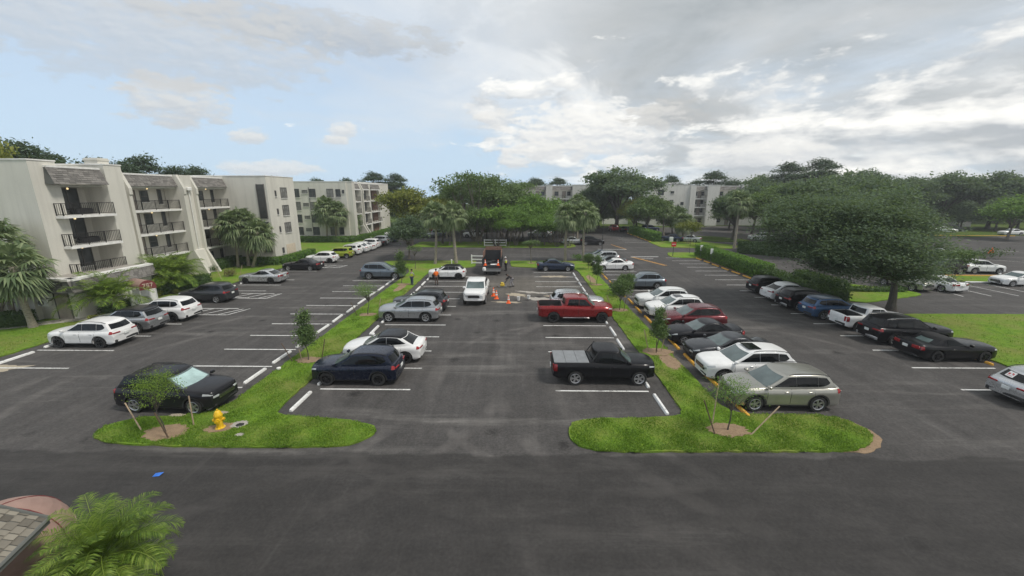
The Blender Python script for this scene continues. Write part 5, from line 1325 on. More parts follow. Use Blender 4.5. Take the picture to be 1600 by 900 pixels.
# ---- skyline trees behind the buildings
GK='dark trees on the skyline behind the buildings'
for k,x,y,s,sz,rz,mt,lab in (
 ('pine',-61,50.2,1.05,1.03,0.1,None,'dark layered tree at the left end of the row'),
 ('pine',-63,54.5,1.0,.985,1,None,'dark layered tree over the near mansard, second in the row'),
 ('pine',-62,60.5,.95,.95,2.8,None,'dark layered tree directly behind the roof vent box'),
 ('pine',-60,62.5,.95,.93,3.7,None,'dark layered tree right of the roof vent box'),
 ('pine',-62,68,1.05,1.02,4.6,None,'dark layered tree over the middle bay roof'),
 ('pine',-59,70.5,.9,.92,5.5,None,'dark layered tree right of the middle bay roof'),
 ('pine',-60,76,1.0,.94,6.4,None,'dark layered tree before the gap of sky, right end of the near row'),
 ('oak_b',-58.5,45.6,.75,1.58,.6,'yellow','yellow-green tree top at the left picture edge above the roof'),
 ('pine',-62,104,.85,.88,.3,None,'small dark tree top over the second apartment block, left one'),
 ('pine',-52,106,.85,.86,1.3,None,'small dark tree top over the second apartment block, middle one'),
 ('pine',-45,108,.8,.87,2.3,None,'small dark tree top over the second apartment block, right one'),
 ('pine',-44,125,1.25,1.02,.8,None,'dark tree over the balcony side of the second apartment block'),
 ('pine',-38,128,1.1,1.0,1.9,None,'dark tree beside the yellow-green tree on the skyline'),
 ('pine',6,146,1.2,.95,.8,None,'tree top over the roof of the central far apartment block'),
 ('pine',14,148,1.2,.96,.2,None,'second tree top over the roof of the central far apartment block'),
 ('pine',52,142,1.0,1.0,.5,None,'tree top over the left part of the far right apartment block'),
 ('pine',66,140,1.5,1.08,2.5,None,'broad dark tree top over the right part of the far right apartment block'),
 ('pine',84,130,1.5,1.22,1.5,None,'flat dark tree top above the long tree belt, left one'),
 ('pine',92,128,1.6,1.28,.9,None,'flat dark tree top above the long tree belt, right one')):
    tree(k,x,y,s,lab,'skyline_tree',GK,rz,mt,sz)
GW='far trees closing off the horizon'
rng_=random.Random(5)
far=[]
for x in range(-26,40,8): far.append((x,150+rng_.uniform(-6,10),1.25))
for x in range(74,175,9): far.append((x,136+rng_.uniform(-6,8),1.35))
for x in range(-130,-78,11): far.append((x,120+rng_.uniform(-10,30),1.2))
for i,(x,y,s_) in enumerate(far):
    k=('bushy','oak_b','bushy')[i%3]
    where='behind the central far block' if x<36 else 'in the far wood on the right' if x>70 else 'far left behind the apartment blocks'
    tree(k,x,y,s_*rng_.uniform(.9,1.15),f'dark far tree {where}, {ordinal(min(19,i if x<-78 else i))} counted from the left of its row' if False else f'dark far tree closing the horizon {where}','far_tree',GW,rng_.uniform(0,6),('oak','mid','oak')[i%3],s_*rng_.uniform(.95,1.15))
for i,(x,y,s_,mt,lab) in enumerate(((62,66,.72,'oak','low bushy dark tree under the big tree crown, left of the dark poles'),(80,92,.85,'mid','low bushy tree at the edge of the far right lawn'),(97,107,.9,'oak','low bushy dark tree right behind the far white minivan'),(121,104,.95,'oak','low bushy tree at the right picture edge behind the far white sedan'),
  (36.5,96,.7,'mid','low bushy tree left of the far right block end wall'),(-16,98,.95,'mid','bushy tree behind the yellow-green tree at the end of the left lane'),(-10,100,.95,'oak','bushy dark tree behind the spreading figs'),(-2,101,.9,'mid','bushy tree behind the light airy tree, centre background'),(13.5,100,.85,'bright','bushy bright tree below the central far block wall'),(17.5,104,.8,'mid','bushy tree left of the large domed tree'),(31.5,108,.95,'oak','bushy dark tree under the large domed tree, at its right'),(56,108,.95,'mid','bushy tree hiding the foot of the far right block'),(-30,112,.9,'mid','bushy tree at the end of the second apartment block'),(66,104,1.1,'oak','bushy dark tree right of the far right block'))):
    tree('bushy',x,y,s_,lab,'bushy_tree',None,i*1.3,mt)
for i,(x,y,s_,mt,lab) in enumerate(((22,114,.8,'oak','bush closing the view at the end of the right lane, left one'),(28,116,.85,'mid','bush closing the view at the end of the right lane, right one'),(-34,116,.95,'oak','bushy tree past the end wall of the second apartment block'),(-27.5,107,.9,'mid','bushy tree at the end of the left lane, left of the red car'),(-40,122,1.1,'mid','tall bushy tree above the roof end of the second apartment block'),(-21,110,.95,'mid','bushy tree behind the far red car of the left lane'),(-5.5,108,1.0,'oak','bushy dark tree between the stems of the figs'),(6,106,.85,'mid','bushy tree behind the far cars between the palms'),(35.5,113,.8,'oak','bush left of the far right block, beyond the dark blue SUV'),(10.5,92,.6,'bright','bright bush behind the right pair of palms'),(-13,93,.75,'mid','bush beyond the cross road, left of the fig stems'))):
    tree('bushy',x,y,s_,lab,'bushy_tree',None,i*1.9,mt)
for i,(x,y,s_,mt,lab) in enumerate(((88,113,1.0,'oak','bushy dark tree under the far right wood, left of the white minivan'),(100,118,1.1,'oak','bushy dark tree straight behind the white minivan'),(112,116,1.1,'oak','bushy dark tree behind the far dark SUV'),(124,116,1.15,'oak','bushy dark tree at the far right edge, behind the low bushy one'),(136,112,1.2,'oak','bushy dark tree beyond the right picture edge trees'),(74,106,.9,'oak','bushy dark tree over the small white car in the far lot'))):
    tree('bushy',x,y,s_,lab,'bushy_tree',None,i*2.3,mt)
for i,(x,y,s_,k,mt,lab) in enumerate(((-.6,78.0,1.25,'airy','bright','leafy airy tree in front of the spreading figs, right of the far white fence'),(4.9,75.0,.8,'round','bright','low rounded bright tree right in front of the far silver SUV'),(8.4,78.5,.85,'round','mid','low rounded tree at the left of the far silver sedan'),(-11.2,78.0,.8,'round','mid','low rounded tree at the foot of the tall spreading fig'),(-6.6,84.0,.62,'bushy','mid','bush among the grey fig limbs'),(1.0,86.5,.6,'bushy','mid','bush behind the far cars, between the figs and the palms'),(16.5,97.5,.62,'bushy','bright','bush left of the olive trees below the domed tree'))):
    tree(k,x,y,s_,lab,'low_tree',None,i*1.1,mt)
for i,(x,y,s_,mt,lab) in enumerate(((84,108,.8,'oak','low bush under the far right tree belt, left of the white minivan'),(106,109,.75,'oak','low bush close behind the white sedan next to the minivan'),(117,108.5,.8,'oak','low bush right of the far dark SUV'),(128,107,.85,'oak','low bush at the far right edge of the tree belt'),(94,110,.75,'mid','lighter low bush behind the white minivan'))):
    tree('bushy',x,y,s_,lab,'low_tree',None,i*1.7,mt)
tree('airy',-1.8,71.9,.95,'light airy tree right beside the far white fence','ornamental_tree',None,3.0)
tree('airy',6.2,77.5,1.15,'light airy tree before the far cars, left of the right palms','ornamental_tree',None,4.4,'bright')
tree('round',-12.8,74.5,.85,'rounded mid green tree between the left palms and the figs','round_tree',None,1.4,'mid')
# ---- hedges
hedge([(28.2,45.0),(28.4,62.6)],1.7,1.75,'long clipped hedge with a bright flat top behind the yellow stops','hedge',5,.17,110)
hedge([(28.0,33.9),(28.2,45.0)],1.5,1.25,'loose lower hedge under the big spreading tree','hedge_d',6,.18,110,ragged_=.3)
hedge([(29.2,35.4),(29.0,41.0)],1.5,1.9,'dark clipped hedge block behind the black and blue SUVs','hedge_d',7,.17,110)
hedge([(27.6,80.2),(27.2,96)],1.8,1.9,'bright green clipped hedge beside the far yellow stops','hedge',8,.2,80)
hedge([(36.2,66.0),(43.5,60.0)],1.6,1.9,'dark hedge beyond the single pale-trunked palm','hedge_d',9,.2,80)
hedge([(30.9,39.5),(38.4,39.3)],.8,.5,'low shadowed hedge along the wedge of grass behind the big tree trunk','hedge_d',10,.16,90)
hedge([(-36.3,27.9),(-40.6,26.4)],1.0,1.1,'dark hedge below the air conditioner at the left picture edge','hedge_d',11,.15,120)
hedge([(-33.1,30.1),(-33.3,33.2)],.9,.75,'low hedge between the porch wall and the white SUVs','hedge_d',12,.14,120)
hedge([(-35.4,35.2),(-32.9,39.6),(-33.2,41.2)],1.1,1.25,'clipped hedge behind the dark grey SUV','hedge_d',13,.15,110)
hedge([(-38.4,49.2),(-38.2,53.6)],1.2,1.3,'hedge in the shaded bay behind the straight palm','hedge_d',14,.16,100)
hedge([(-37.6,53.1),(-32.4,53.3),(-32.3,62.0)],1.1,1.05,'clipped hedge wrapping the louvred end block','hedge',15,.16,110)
hedge([(-50,78.4),(-33.4,78.4),(-31.6,86),(-31.4,100)],1.2,1.15,'long hedge at the foot of the second apartment block','hedge',16,.2,70)
for i,(x,y,r_,h_,mt,lab) in enumerate(((-32.75,29.3,.45,.45,'yellow','yellow-flowering low shrub beside the near white SUVs'),(-34.2,36.1,.5,.6,'yellow','yellow-green shrub left of the canopy post'),(-33.4,37.4,.45,.5,'yellow','yellow-flowering shrub behind the dark grey SUV'),(-34.0,45.6,.7,.9,'dry','reddish dry shrub on the lawn behind the silver sedan'),(-38.0,47.9,.8,.9,'hedge_d','round shrub between the two feet of the flared buttress'),(8.6,57.8,.8,.9,'hedge','green shrub at the foot of the right pair of palms'))):
    shrub(x,y,r_,h_,lab,mt,20+i,.13,600)
stake((-33.4,43.6,.05),(-34.2,44.0,1.4),'pale stake leaning on the lawn behind the silver sedan'); stake((-32.1,44.6,.05),(-31.8,44.9,1.5),'pale stake upright on the lawn behind the silver sedan')
# ------------------------------------------------------------------ apartment blocks
# local frames: 'fx' = wall facing +X at x=X (u runs along +Y); 'fy' = wall facing -Y at y=Y (u runs along +X)
def FM(kind,c):
    if kind=='fx': return Matrix(((0,0,1,c),(1,0,0,0),(0,1,0,0),(0,0,0,1)))   # (u,v,n)->(c+n,u,v)
    return Matrix(((1,0,0,0),(0,0,-1,c),(0,1,0,0),(0,0,0,1)))                  # (u,v,n)->(u,c-n,v)
def window(par,fr,u,z,w,h,pane='pane',mull=1,cross=False,bars=True):
    m=MB(); t=.06
    for (a,b,c_,d) in ((u-w/2-t,u+w/2+t,z-h/2-t,z-h/2),(u-w/2-t,u+w/2+t,z+h/2,z+h/2+t),(u-w/2-t,u-w/2,z-h/2,z+h/2),(u+w/2,u+w/2+t,z-h/2,z+h/2)): m.box(a,b,c_,d,-.02,.07,0,fr)
    for k in range(mull):
        x=u-w/2+w*(k+1)/(mull+1); m.box(x-.022,x+.022,z-h/2,z+h/2,-.02,.055,0,fr)
    if cross: m.box(u-w/2,u+w/2,z-.022,z+.022,-.02,.05,0,fr)
    m.box(u-w/2-.12,u+w/2+.12,z-h/2-t-.07,z-h/2-t-.004,-.02,.12,1,fr)
    f=m.build('window',[M['winframe'],M['white']],par,smooth=False)
    p=MB(); p.box(u-w/2,u+w/2,z-h/2,z+h/2,-.01,.022,0,fr); p.build('pane',M[pane],f,smooth=False)
    return f
def door(par,fr,u,z,w=.95,h=2.05,mat='door'):
    m=MB(); t=.07
    m.box(u-w/2-t,u-w/2,z,z+h+t,-.02,.06,1,fr);m.box(u+w/2,u+w/2+t,z,z+h+t,-.02,.06,1,fr);m.box(u-w/2,u+w/2,z+h,z+h+t,-.02,.06,1,fr)
    m.box(u-w/2,u+w/2,z,z+h,-.02,.03,0,fr)
    d=m.build('door',[M[mat],M['winframe']],par,smooth=False)
    k=MB(); k.bbox(u+w/2-.14,u+w/2-.06,z+.95,z+1.05,.028,.09,.01,0,fr); k.build('handle',M['steel'],d,smooth=False)
def railing(par,pts,z,h=1.0,step=.15,post=1.5):
    m=MB()
    for (a,b) in zip(pts,pts[1:]):
        a=Vector((a[0],a[1],z));b=Vector((b[0],b[1],z)); L=(b-a).length; d=(b-a)/L
        X=Matrix.Translation(a)@Matrix.Rotation(math.atan2(d.y,d.x),4,'Z')
        m.box(0,L,-.022,.022,h-.045,h,0,X); m.box(0,L,-.015,.015,.09,.125,0,X)
        n=int(L/step)
        for k in range(n+1): x=L*k/n; m.box(x-.012,x+.012,-.012,.012,.1,h-.03,0,X)
        n=max(1,round(L/post))
        for k in range(n+1): x=min(max(L*k/n,.024),L-.024); m.box(x-.024,x+.024,-.024,.024,0,h+.01,0,X)
    return m.build('railing',M['rail'],par,smooth=False)
def shingles(m,p0,du,dv,nu,nv,n,mat=0,th=.03,seed=1,jit=.25):
    """rows of overlapping shingles on a sloping plane; p0 lower left, du along, dv up the slope"""
    rng=random.Random(seed); p0=Vector(p0);du=Vector(du);dv=Vector(dv);n=Vector(n).normalized()
    for j in range(nv):
        off=rng.uniform(0,1)*.5
        k=-off; 
        while k<nu:
            wdt=rng.uniform(.75,1.25); a=max(0,k)/nu; b=min(nu,k+wdt)/nu; k+=wdt
            if b-a<.002: continue
            A=p0+du*a+dv*(j/nv); B=p0+du*(b-.004)+dv*(j/nv); C=B+dv*(1.12/nv); D=A+dv*(1.12/nv)
            if j==nv-1: C=B+dv*(1/nv); D=A+dv*(1/nv)
            t=th*rng.uniform(.7,1.3)
            vs=[A,B,C,D,A+n*t,B+n*t,C+n*.006,D+n*.006]
            m.add(vs,[(0,3,2,1),(4,5,6,7),(0,1,5,4),(1,2,6,5),(2,3,7,6),(3,0,4,7)],mat)
def mansard(par,fr,u0,u1,z0,z1,nb,nt_,seed=1,rows=7,mat='shingle',ends=(True,True),inset=0):
    """shingled sloping roof skirt: foot at n=nb, head at n=nt_"""
    m=MB()
    P=lambda u,z,n: fr@Vector((u,z,n))
    back=min(nb,nt_)-.45
    i0=inset if ends[0] else 0; i1=inset if ends[1] else 0
    core=[P(u0+.03,z0,nb-.03),P(u1-.03,z0,nb-.03),P(u1-.03-i1,z1,nt_-.03),P(u0+.03+i0,z1,nt_-.03),P(u0+.03,z0,back),P(u1-.03,z0,back),P(u1-.03-i1,z1,back),P(u0+.03+i0,z1,back)]
    m.add(core,[(0,1,2,3),(5,4,7,6),(4,0,3,7),(1,5,6,2),(4,5,1,0),(3,2,6,7)],1)
    nrm=(P(u0,0,1)-P(u0,0,0))*(z1-z0)+(P(u0,1,0)-P(u0,0,0))*(nb-nt_)
    shingles(m,P(u0+i0*.5,z0,nb-.025),P(u1-i1*.5,z0,nb)-P(u0+i0*.5,z0,nb),P(u0,z1,nt_)-P(u0,z0,nb),(u1-u0)/.42,rows,nrm,0,.035,seed)
    r=m.build('mansard_roof',[M[mat],M['shingle_dark']],par,smooth=False)
    f=MB(); f.box(u0-.02+i0,u1+.02-i1,z1-.04,z1+.12,back-.1,nt_+.06,0,fr); f.build('coping',M['white'],r,smooth=False)
    return r
def fin(par,kind,c,u0,u1,top,back,out,flare=0,chamf=.55,mat='stucco',zf=3.0):
    """buttress wall standing out from the facade; profile in (n,z) with a cut top and a flared foot"""
    prof=[(back,-.1),(out+flare,-.1),(out+flare,.0),(out,zf),(out,top-2.3),(out+.10,top-2.15),(out+.10,top-1.55),(out-chamf,top),(back,top)]
    fr=FM(kind,c); m=MB(); n=len(prof)
    vs=[fr@Vector((u0,z,q)) for q,z in prof]+[fr@Vector((u1,z,q)) for q,z in prof]
    fs=[tuple(range(n-1,-1,-1)),tuple(range(n,2*n))]+[(k,(k+1)%n,(k+1)%n+n,k+n) for k in range(n)]
    m.add(vs,fs); return m.build('buttress',M[mat],par,smooth=False)
def wallbox(par,x0,x1,y0,y1,z0,z1,name='wall',mat='stucco',cop=True):
    m=MB(); m.box(x0,x1,y0,y1,z0,z1); o=m.build(name,M[mat],par,smooth=False)
    if cop:
        c_=MB(); c_.box(x0-.04,x1+.05,y0-.05,y1+.04,z1+.003,z1+.10); c_.build('coping',M['white'],o,smooth=False)
    return o
def lamp(par,fr,u,z,n):
    m=MB(); m.lathe([(.03,.10),(.06,.06),(.075,.0),(.05,-.04),(.001,-.055)],10,0,fr@Matrix.Translation((u,z,n))@Matrix.Rotation(-PI/2,4,'X'))
    m.build('ceiling_lamp',M['lamp'],par)
FL=[2.92,5.38,7.83]   # floor slab tops
# ---- A: the left block with buttresses
A=thing('apartment_building','cream four-storey apartment block on the left with flared buttresses and shingled mansards','apartment building',(0,0,0))
wallbox(A,-58,-40.7,36.2,54.5,0,11.45,mat='stucco_b')
wallbox(A,-58,-36.9,30.8,32.7,0,12.05)                      # near end block
wallbox(A,-58,-38.7,32.7,36.1,0,11.9,mat='stucco_b',cop=False)   # back of the first bay
wallbox(A,-58,-36.5,36.1,37.7,0,12.02)                      # wide first pier
m=MB(); m.box(-38.2,-37.0,36.2,37.2,12.12,12.62); m.box(-38.26,-36.94,36.14,37.26,12.40,12.52); m.build('roof_vent_box',M['stucco'],A,smooth=False)
fA=FM('fx',-38.7)
for i,z in enumerate(FL):
    m=MB(); m.box(-38.72,-36.15,32.72 if i==99 else 31.75,36.08,z-.20,z); m.build('balcony_slab',M['white'],A,smooth=False) if False else None
    m=MB(); m.box(-38.68,-36.2,32.72,36.08,z-.20,z); m.box(-36.88,-36.2,31.75,32.71,z-.20,z); m.build('balcony_slab',M['white'],A,smooth=False)
    railing(A,[(-36.85,31.82),(-36.27,31.82),(-36.27,36.04)],z)
    w_=window(A,fA,34.6,z+1.28,1.6,1.75,'pane',1)
    lamp(A,FM('fx',-38.7),33.6,z+2.12,1.3)
    if i>0:
        m=MB(); m.bbox(-38.2,-37.5,34.0,35.4,z+.02,z+.5,.06); m.build('balcony_furniture',M['black_cl'],A,smooth=False)
mansard(A,FM('fx',-36.9),31.6,36.0,10.32,11.62,.75,.25,3,8,ends=(True,True),inset=.18)
m=MB(); m.box(-38.68,-36.92,32.72,36.08,10.12,10.30); m.build('soffit',M['stucco_b'],A,smooth=False)
# pier fins and the leader heads between them
fin(A,'fx',-39.0,39.75,40.10,11.62,-1.6,.75,1.1,mat='stucco')
fin(A,'fx',-39.0,46.55,46.85,11.62,-1.6,.60,1.35); fin(A,'fx',-39.0,48.35,48.65,11.62,-1.6,.60,1.35)
wallbox(A,-41,-38.9,37.72,39.74,0,11.6,'buttress_web','stucco',False); wallbox(A,-41,-38.75,46.86,48.34,0,11.6,'buttress_web','stucco',False)
for y in (39.2,47.6):
    m=MB(); m.bbox(-38.74,-38.40,y-.33,y+.33,9.85,10.25,.04); m.tube([(-38.62,y,9.9),(-38.62,y,.1)],.05,6); m.build('downpipe',M['white'],A)
m=MB(); m.prism_y([(-38.74,0),(-37.75,0),(-38.5,2.9),(-38.74,3.0)],46.86,48.34); m.build('buttress_foot',M['stucco'],A,smooth=False)
fA=FM('fx',-40.7)
for bi,(y0,y1) in enumerate(((40.10,46.55),(48.65,54.48))):
    for i,z in enumerate([0.05]+FL):
        if i:
            m=MB(); m.box(-40.68,-38.95,y0+.003,y1-.003,z-.20,z); m.build('balcony_slab',M['white'],A,smooth=False)
            railing(A,[(-39.02,y0+.04),(-39.02,y1-.04)],z)
            lamp(A,fA,y0+(y1-y0)*.5,z+2.13 if i<3 else z+2.20,1.1)
        door(A,fA,y0+(y1-y0)*(.36 if bi==0 else .22),z,.95,2.0)
        window(A,fA,y0+(y1-y0)*(.60 if bi==0 else .55),z+1.42,.85,1.1,'pane',0,True)
        window(A,fA,y0+(y1-y0)*.90,z+1.35,.38,1.5,'pane',0)
    mansard(A,FM('fx',-39.0),y0,y1,10.30,11.45,.12,-.42,10+bi,7,ends=(False,False))
    m=MB(); m.box(-40.68,-39.1,y0+.003,y1-.003,10.10,10.28); m.build('soffit',M['stucco_b'],A,smooth=False)
# end block with the dark louvres
wallbox(A,-58,-33.6,54.5,61.2,0,11.75)
fy=FM('fy',54.5); fx=FM('fx',-33.6)
for (z0,z1) in ((6.2,10.7),(1.6,5.75)):
    m=MB(); m.box(-34.95,-33.95,z0,z1,-.02,.05,1,fy)
    n=int((z1-z0)/.16)
    for k in range(n): z=z0+.05+k*.16; m.box(-34.93,-33.97,z,z+.05,.05,.09,0,fy)
    for x in (-34.98,-33.98): m.box(x,x+.07,z0-.05,z1+.05,-.02,.11,0,fy)
    m.build('louvre',[M['winframe'],M['pane']],A,smooth=False)
door(A,fy,-37.2,.05,.95,2.0,'doorb')
for z in (9.6,7.15,4.7): window(A,fx,58.3,z,1.45,1.35,'pane_l',2,True); window(A,fx,56.3,z-.1,.22,.7,'pane',0)
m=MB(); m.box(57.3,59.6,.3,2.3,-.02,.05,0,fx); m.build('utility_door',M['wood'],A,smooth=False); window(A,fx,56.4,1.6,.35,.7,'pane',0)
# porch in front of the near end
m=MB(); m.box(-37.0,-34.2,29.3,36.0,0,2.32); m.box(-39.5,-37.003,28.9,30.79,0,3.0); m.box(-44,-39.503,28.2,30.79,0,3.4,0); m.build('porch_wall',M['stucco_b'],A,smooth=False)
mansard(A,FM('fx',-34.2),29.0,36.4,2.20,3.12,.35,.02,20,6,ends=(True,True),inset=.05); mansard(A,FM('fy',29.3),-37.2,-33.88,2.20,3.12,.33,.02,21,6,'shingle_dark',ends=(True,True),inset=.05)
m=MB(); m.box(-36.88,-34.4,29.5,36.05,3.02,3.16); m.build('porch_roof',M['concrete'],A,smooth=False)
door(A,FM('fy',29.3),-35.2,.05,1.05,2.0,'doorb')
m=MB(); m.box(-39.4,-36.6,2.22,2.32,.0,.10,0,FM('fy',29.2)); m.box(-39.4,-37.05,2.05,2.12,.0,.30,0,FM('fy',29.2)); m.build('cable_trunking',M['stucco'],A,smooth=False)
u=thing('air_conditioner','small air conditioner unit hung on the shaded wall by the left palm','air conditioner',(-36.4,28.95,1.45))
m=MB(); m.bbox(-.42,.42,-.02,.33,-.28,.28,.03); m.build('casing',M['ac'],u); m=MB(); m.lathe([(.22,-.03),(.22,-.05),(.03,-.055),(.001,-.055)],18,0,Matrix.Translation((-.1,0,0)),'y'); m.build('fan_grille',M['winframe'],u)
m=MB(); m.tube([(.42,.2,.1),(.6,.25,.25),(.68,.3,.55),(.5,.33,.75),(.3,.34,.78)],.03,6); m.build('hose',M['trim'],u)
# maroon barrel canopy with the house number
cn=thing('entrance_canopy','maroon arched entrance canopy with a cream house number beside the feather palms','canopy',(-31.0,32.0,0),R(-22)); cn.scale=(.74,.74,.92)
m=MB(); rr=.8; n=14; arc=[(rr*math.cos(PI*k/n),2.18+.62*math.sin(PI*k/n)) for k in range(n+1)]
x0,x1=-2.4,.25
for k in range(n):
    (ya,za),(yb,zb_)=arc[k],arc[k+1]; m.quad((x0,ya,za),(x1,ya,za),(x1,yb,zb_),(x0,yb,zb_)); m.quad((x0,ya,za-.02),(x0,yb,zb_-.02),(x1,yb,zb_-.02),(x1,ya,za-.02))
m.build('canvas_vault',M['maroon_l'],cn)
m=MB(); poly=[(y,z) for y,z in arc]+[(-rr,1.98),(rr,1.98)]
nn=len(poly); vs=[(x1-.02,y,z) for y,z in poly]+[(x1+.03,y,z) for y,z in poly]
m.add(vs,[tuple(range(nn-1,-1,-1)),tuple(range(nn,2*nn))]+[(k,(k+1)%nn,(k+1)%nn+nn,k+nn) for k in range(nn)]); vf=m.build('valance',M['maroon'],cn,smooth=False)
m=MB()
def digit(m,ch,y,z,w,h,t=.05):
    X=x1+.035
    seg={'7':[((0,h),(w,h)),((w,h),(w*.35,0))],'5':[((w,h),(0,h)),((0,h),(0,h*.55)),((0,h*.55),(w,h*.55)),((w,h*.55),(w,0)),((w,0),(0,0))]}[ch]
    for (a,b) in seg:
        d=Vector((b[0]-a[0],b[1]-a[1])); L=d.length; q=Vector((-d.y,d.x))/L*t/2; d=d/L*t*.4
        pts=[(y+a[0]-d.x-q.x,z+a[1]-d.y-q.y),(y+b[0]+d.x-q.x,z+b[1]+d.y-q.y),(y+b[0]+d.x+q.x,z+b[1]+d.y+q.y),(y+a[0]-d.x+q.x,z+a[1]-d.y+q.y)]
        vs=[(X-.01,p[0],p[1]) for p in pts]+[(X+.012,p[0],p[1]) for p in pts]
        m.add(vs,[(3,2,1,0),(4,5,6,7),(0,1,5,4),(1,2,6,5),(2,3,7,6),(3,0,4,7)])
for ch,y in (('7',-.46),('5',-.11),('7',.24)): digit(m,ch,y,2.20,.21,.30,.065)
m.build('house_number',M['digit'],vf,smooth=False)
for sx in (x0+.2,x1-.1):
    for sy in (-.75,.75): m=MB(); m.tube([(sx,sy,0),(sx,sy,2.15)],.035,8); m.build('post',M['white'],cn)
m=MB(); m.bbox(-.06,.06,-.9,.9,0.1,1.75,.03); tag(m.build('screen_wall',M['white'],None,(-31.9,32.5,0),R(-22)),'pale low wall panel under the maroon canopy','wall')
# ---- B: the second block
B=thing('apartment_building','cream four-storey apartment block standing behind the first, with rows of plain windows','apartment building',(0,0,0))
wallbox(B,-75,-33.7,80,106,0,11.65); wallbox(B,-33.697,-32.6,80.25,81.6,0,11.62,cop=True)
fy=FM('fy',80)
for i,z in enumerate((9.5,7.0,4.55,2.1)):
    for (px,w_,h_,pn) in ((-43.6,1.15,1.5,'pane'),(-41.9,.95,.55,'pane_l'),(-40.4,1.2,1.5,'pane'),(-36.9,1.2,1.5,'pane'),(-35.3,.85,1.4,'pane'),(-34.3,.35,.6,'pane')):
        if i%2 and px==-34.3: continue
        window(B,fy,px,z+(.25 if h_<1 else 0),w_,h_,pn if (i+int(px))%3 else 'pane_l',1 if w_>.9 else 0,h_>1)
m=MB(); m.tube([(-41.05,79.93,.1),(-41.05,79.93,10.6)],.05,6); m.build('downpipe',M['winframe'],B)
wallbox(B,-34.5,-33.2,97.3,102,0,11.45,cop=True); wallbox(B,-34.5,-33.0,90.2,91.2,0,11.4,cop=True)
fin(B,'fx',-33.7,84.8,85.1,11.5,-.5,1.0,1.6); fin(B,'fx',-33.7,86.0,86.3,11.5,-.5,1.0,1.6)
fB=FM('fx',-33.69)
for (y0,y1,red) in ((81.7,84.7,0),(86.4,90.1,0),(91.3,97.2,1)):
    for i,z in enumerate(FL+[10.28]):
        m=MB(); m.box(-33.68,-32.75,y0,y1,z-.2,z); m.build('balcony_slab',M['white'],B,smooth=False)
        if i<3: railing(B,[(-32.8,y0+.03),(-32.8,y1-.03)],z,step=.2)
        m=MB(); m.box(y0+.05,y1-.05,z-2.2,z-.22,-.005,.03,0,fB); o=m.build('bay_screen',M['pane'] if not red else M['ply'],B,smooth=False)
        door(B,fB,y0+(y1-y0)*.3,z-2.3,.9,1.95)
    mansard(B,FM('fx',-33.0),y0,y1,10.3,11.4,.2,-.2,30+red,5,ends=(False,False))
# ---- C: central far block, D: far right block
def far_block(lab,x0,x1,Y,fins,bays,walls,wins,dp=14):
    o=thing('apartment_building',lab,'apartment building',(0,0,0)); fy=FM('fy',Y)
    m=MB(); m.box(x0,x1,Y+1.6,Y+dp,0,11.3); m.build('wall',M['stucco_far'],o,smooth=False)
    for a,b in walls: wallbox(o,a,b,Y-.3,Y+1.59,0,11.7,mat='stucco_far')
    for a,b in fins:
        wallbox(o,a,b,Y-.8,Y+1.59,0,11.6,'buttress','stucco_far')
    for a,b in bays:
        fb=FM('fy',Y+1.6)
        for z in [0.0]+FL:
            if z:
                m=MB(); m.box(a+.01,b-.01,Y,Y+1.59,z-.2,z); m.build('balcony_slab',M['white'],o,smooth=False)
                railing(o,[(a+.03,Y+.05),(b-.03,Y+.05)],z,step=.25)
            door(o,fb,a+(b-a)*.62,z,.95,2.0); window(o,fb,a+(b-a)*.25,z+1.4,1.0,1.1,'pane',0,True); window(o,fb,a+(b-a)*.86,z+1.4,.9,1.1,'pane',0,True)
        mansard(o,FM('fy',Y),a,b,10.3,11.35,.15,-.3,int(a*3)+50,5,ends=(False,False))
    for (x,z,w_,h_) in wins: window(o,FM('fy',Y-.3),x,z,w_,h_,'pane',1 if w_>.8 else 0,h_>1)
    return o
far_block('cream far apartment block in the centre gap between the green trees',-2,21,120,[(.0,1.9),(8.0,9.8)],[(1.9,8.0),(9.8,15.7)],[(15.7,21.0)],[(17.6,4.9,.5,.5),(18.6,5.3,.4,.5)])
far_block('cream far apartment block right of the large domed tree, its end wall nearly blank',39,72,121,[(50.0,51.6),(55.0,58.4)],[(51.6,55.0),(58.4,65.0)],[(39.0,50.0),(65.0,72)],[(x,z,w_,h_) for z in (9.6,7.1,4.6,2.1) for (x,w_,h_) in ((41.6,1.6,1.5),(44.9,.9,.6))]+[(48.0,6.4,.8,.8),(46.9,5.7,.35,.7)])
m=MB(); m.box(26,34,126,126.3,0,1.7); tag(m.build('garden_wall',M['white'],smooth=False),'white low wall far beyond the red SUV under the trees','wall')
m=MB(); m.box(94,130,118,118.3,0,1.4); tag(m.build('garden_wall',M['white'],smooth=False),'long pale low wall far behind the white minivan','wall')
m=MB(); m.box(100,125,150,152,8.5,11.6); 
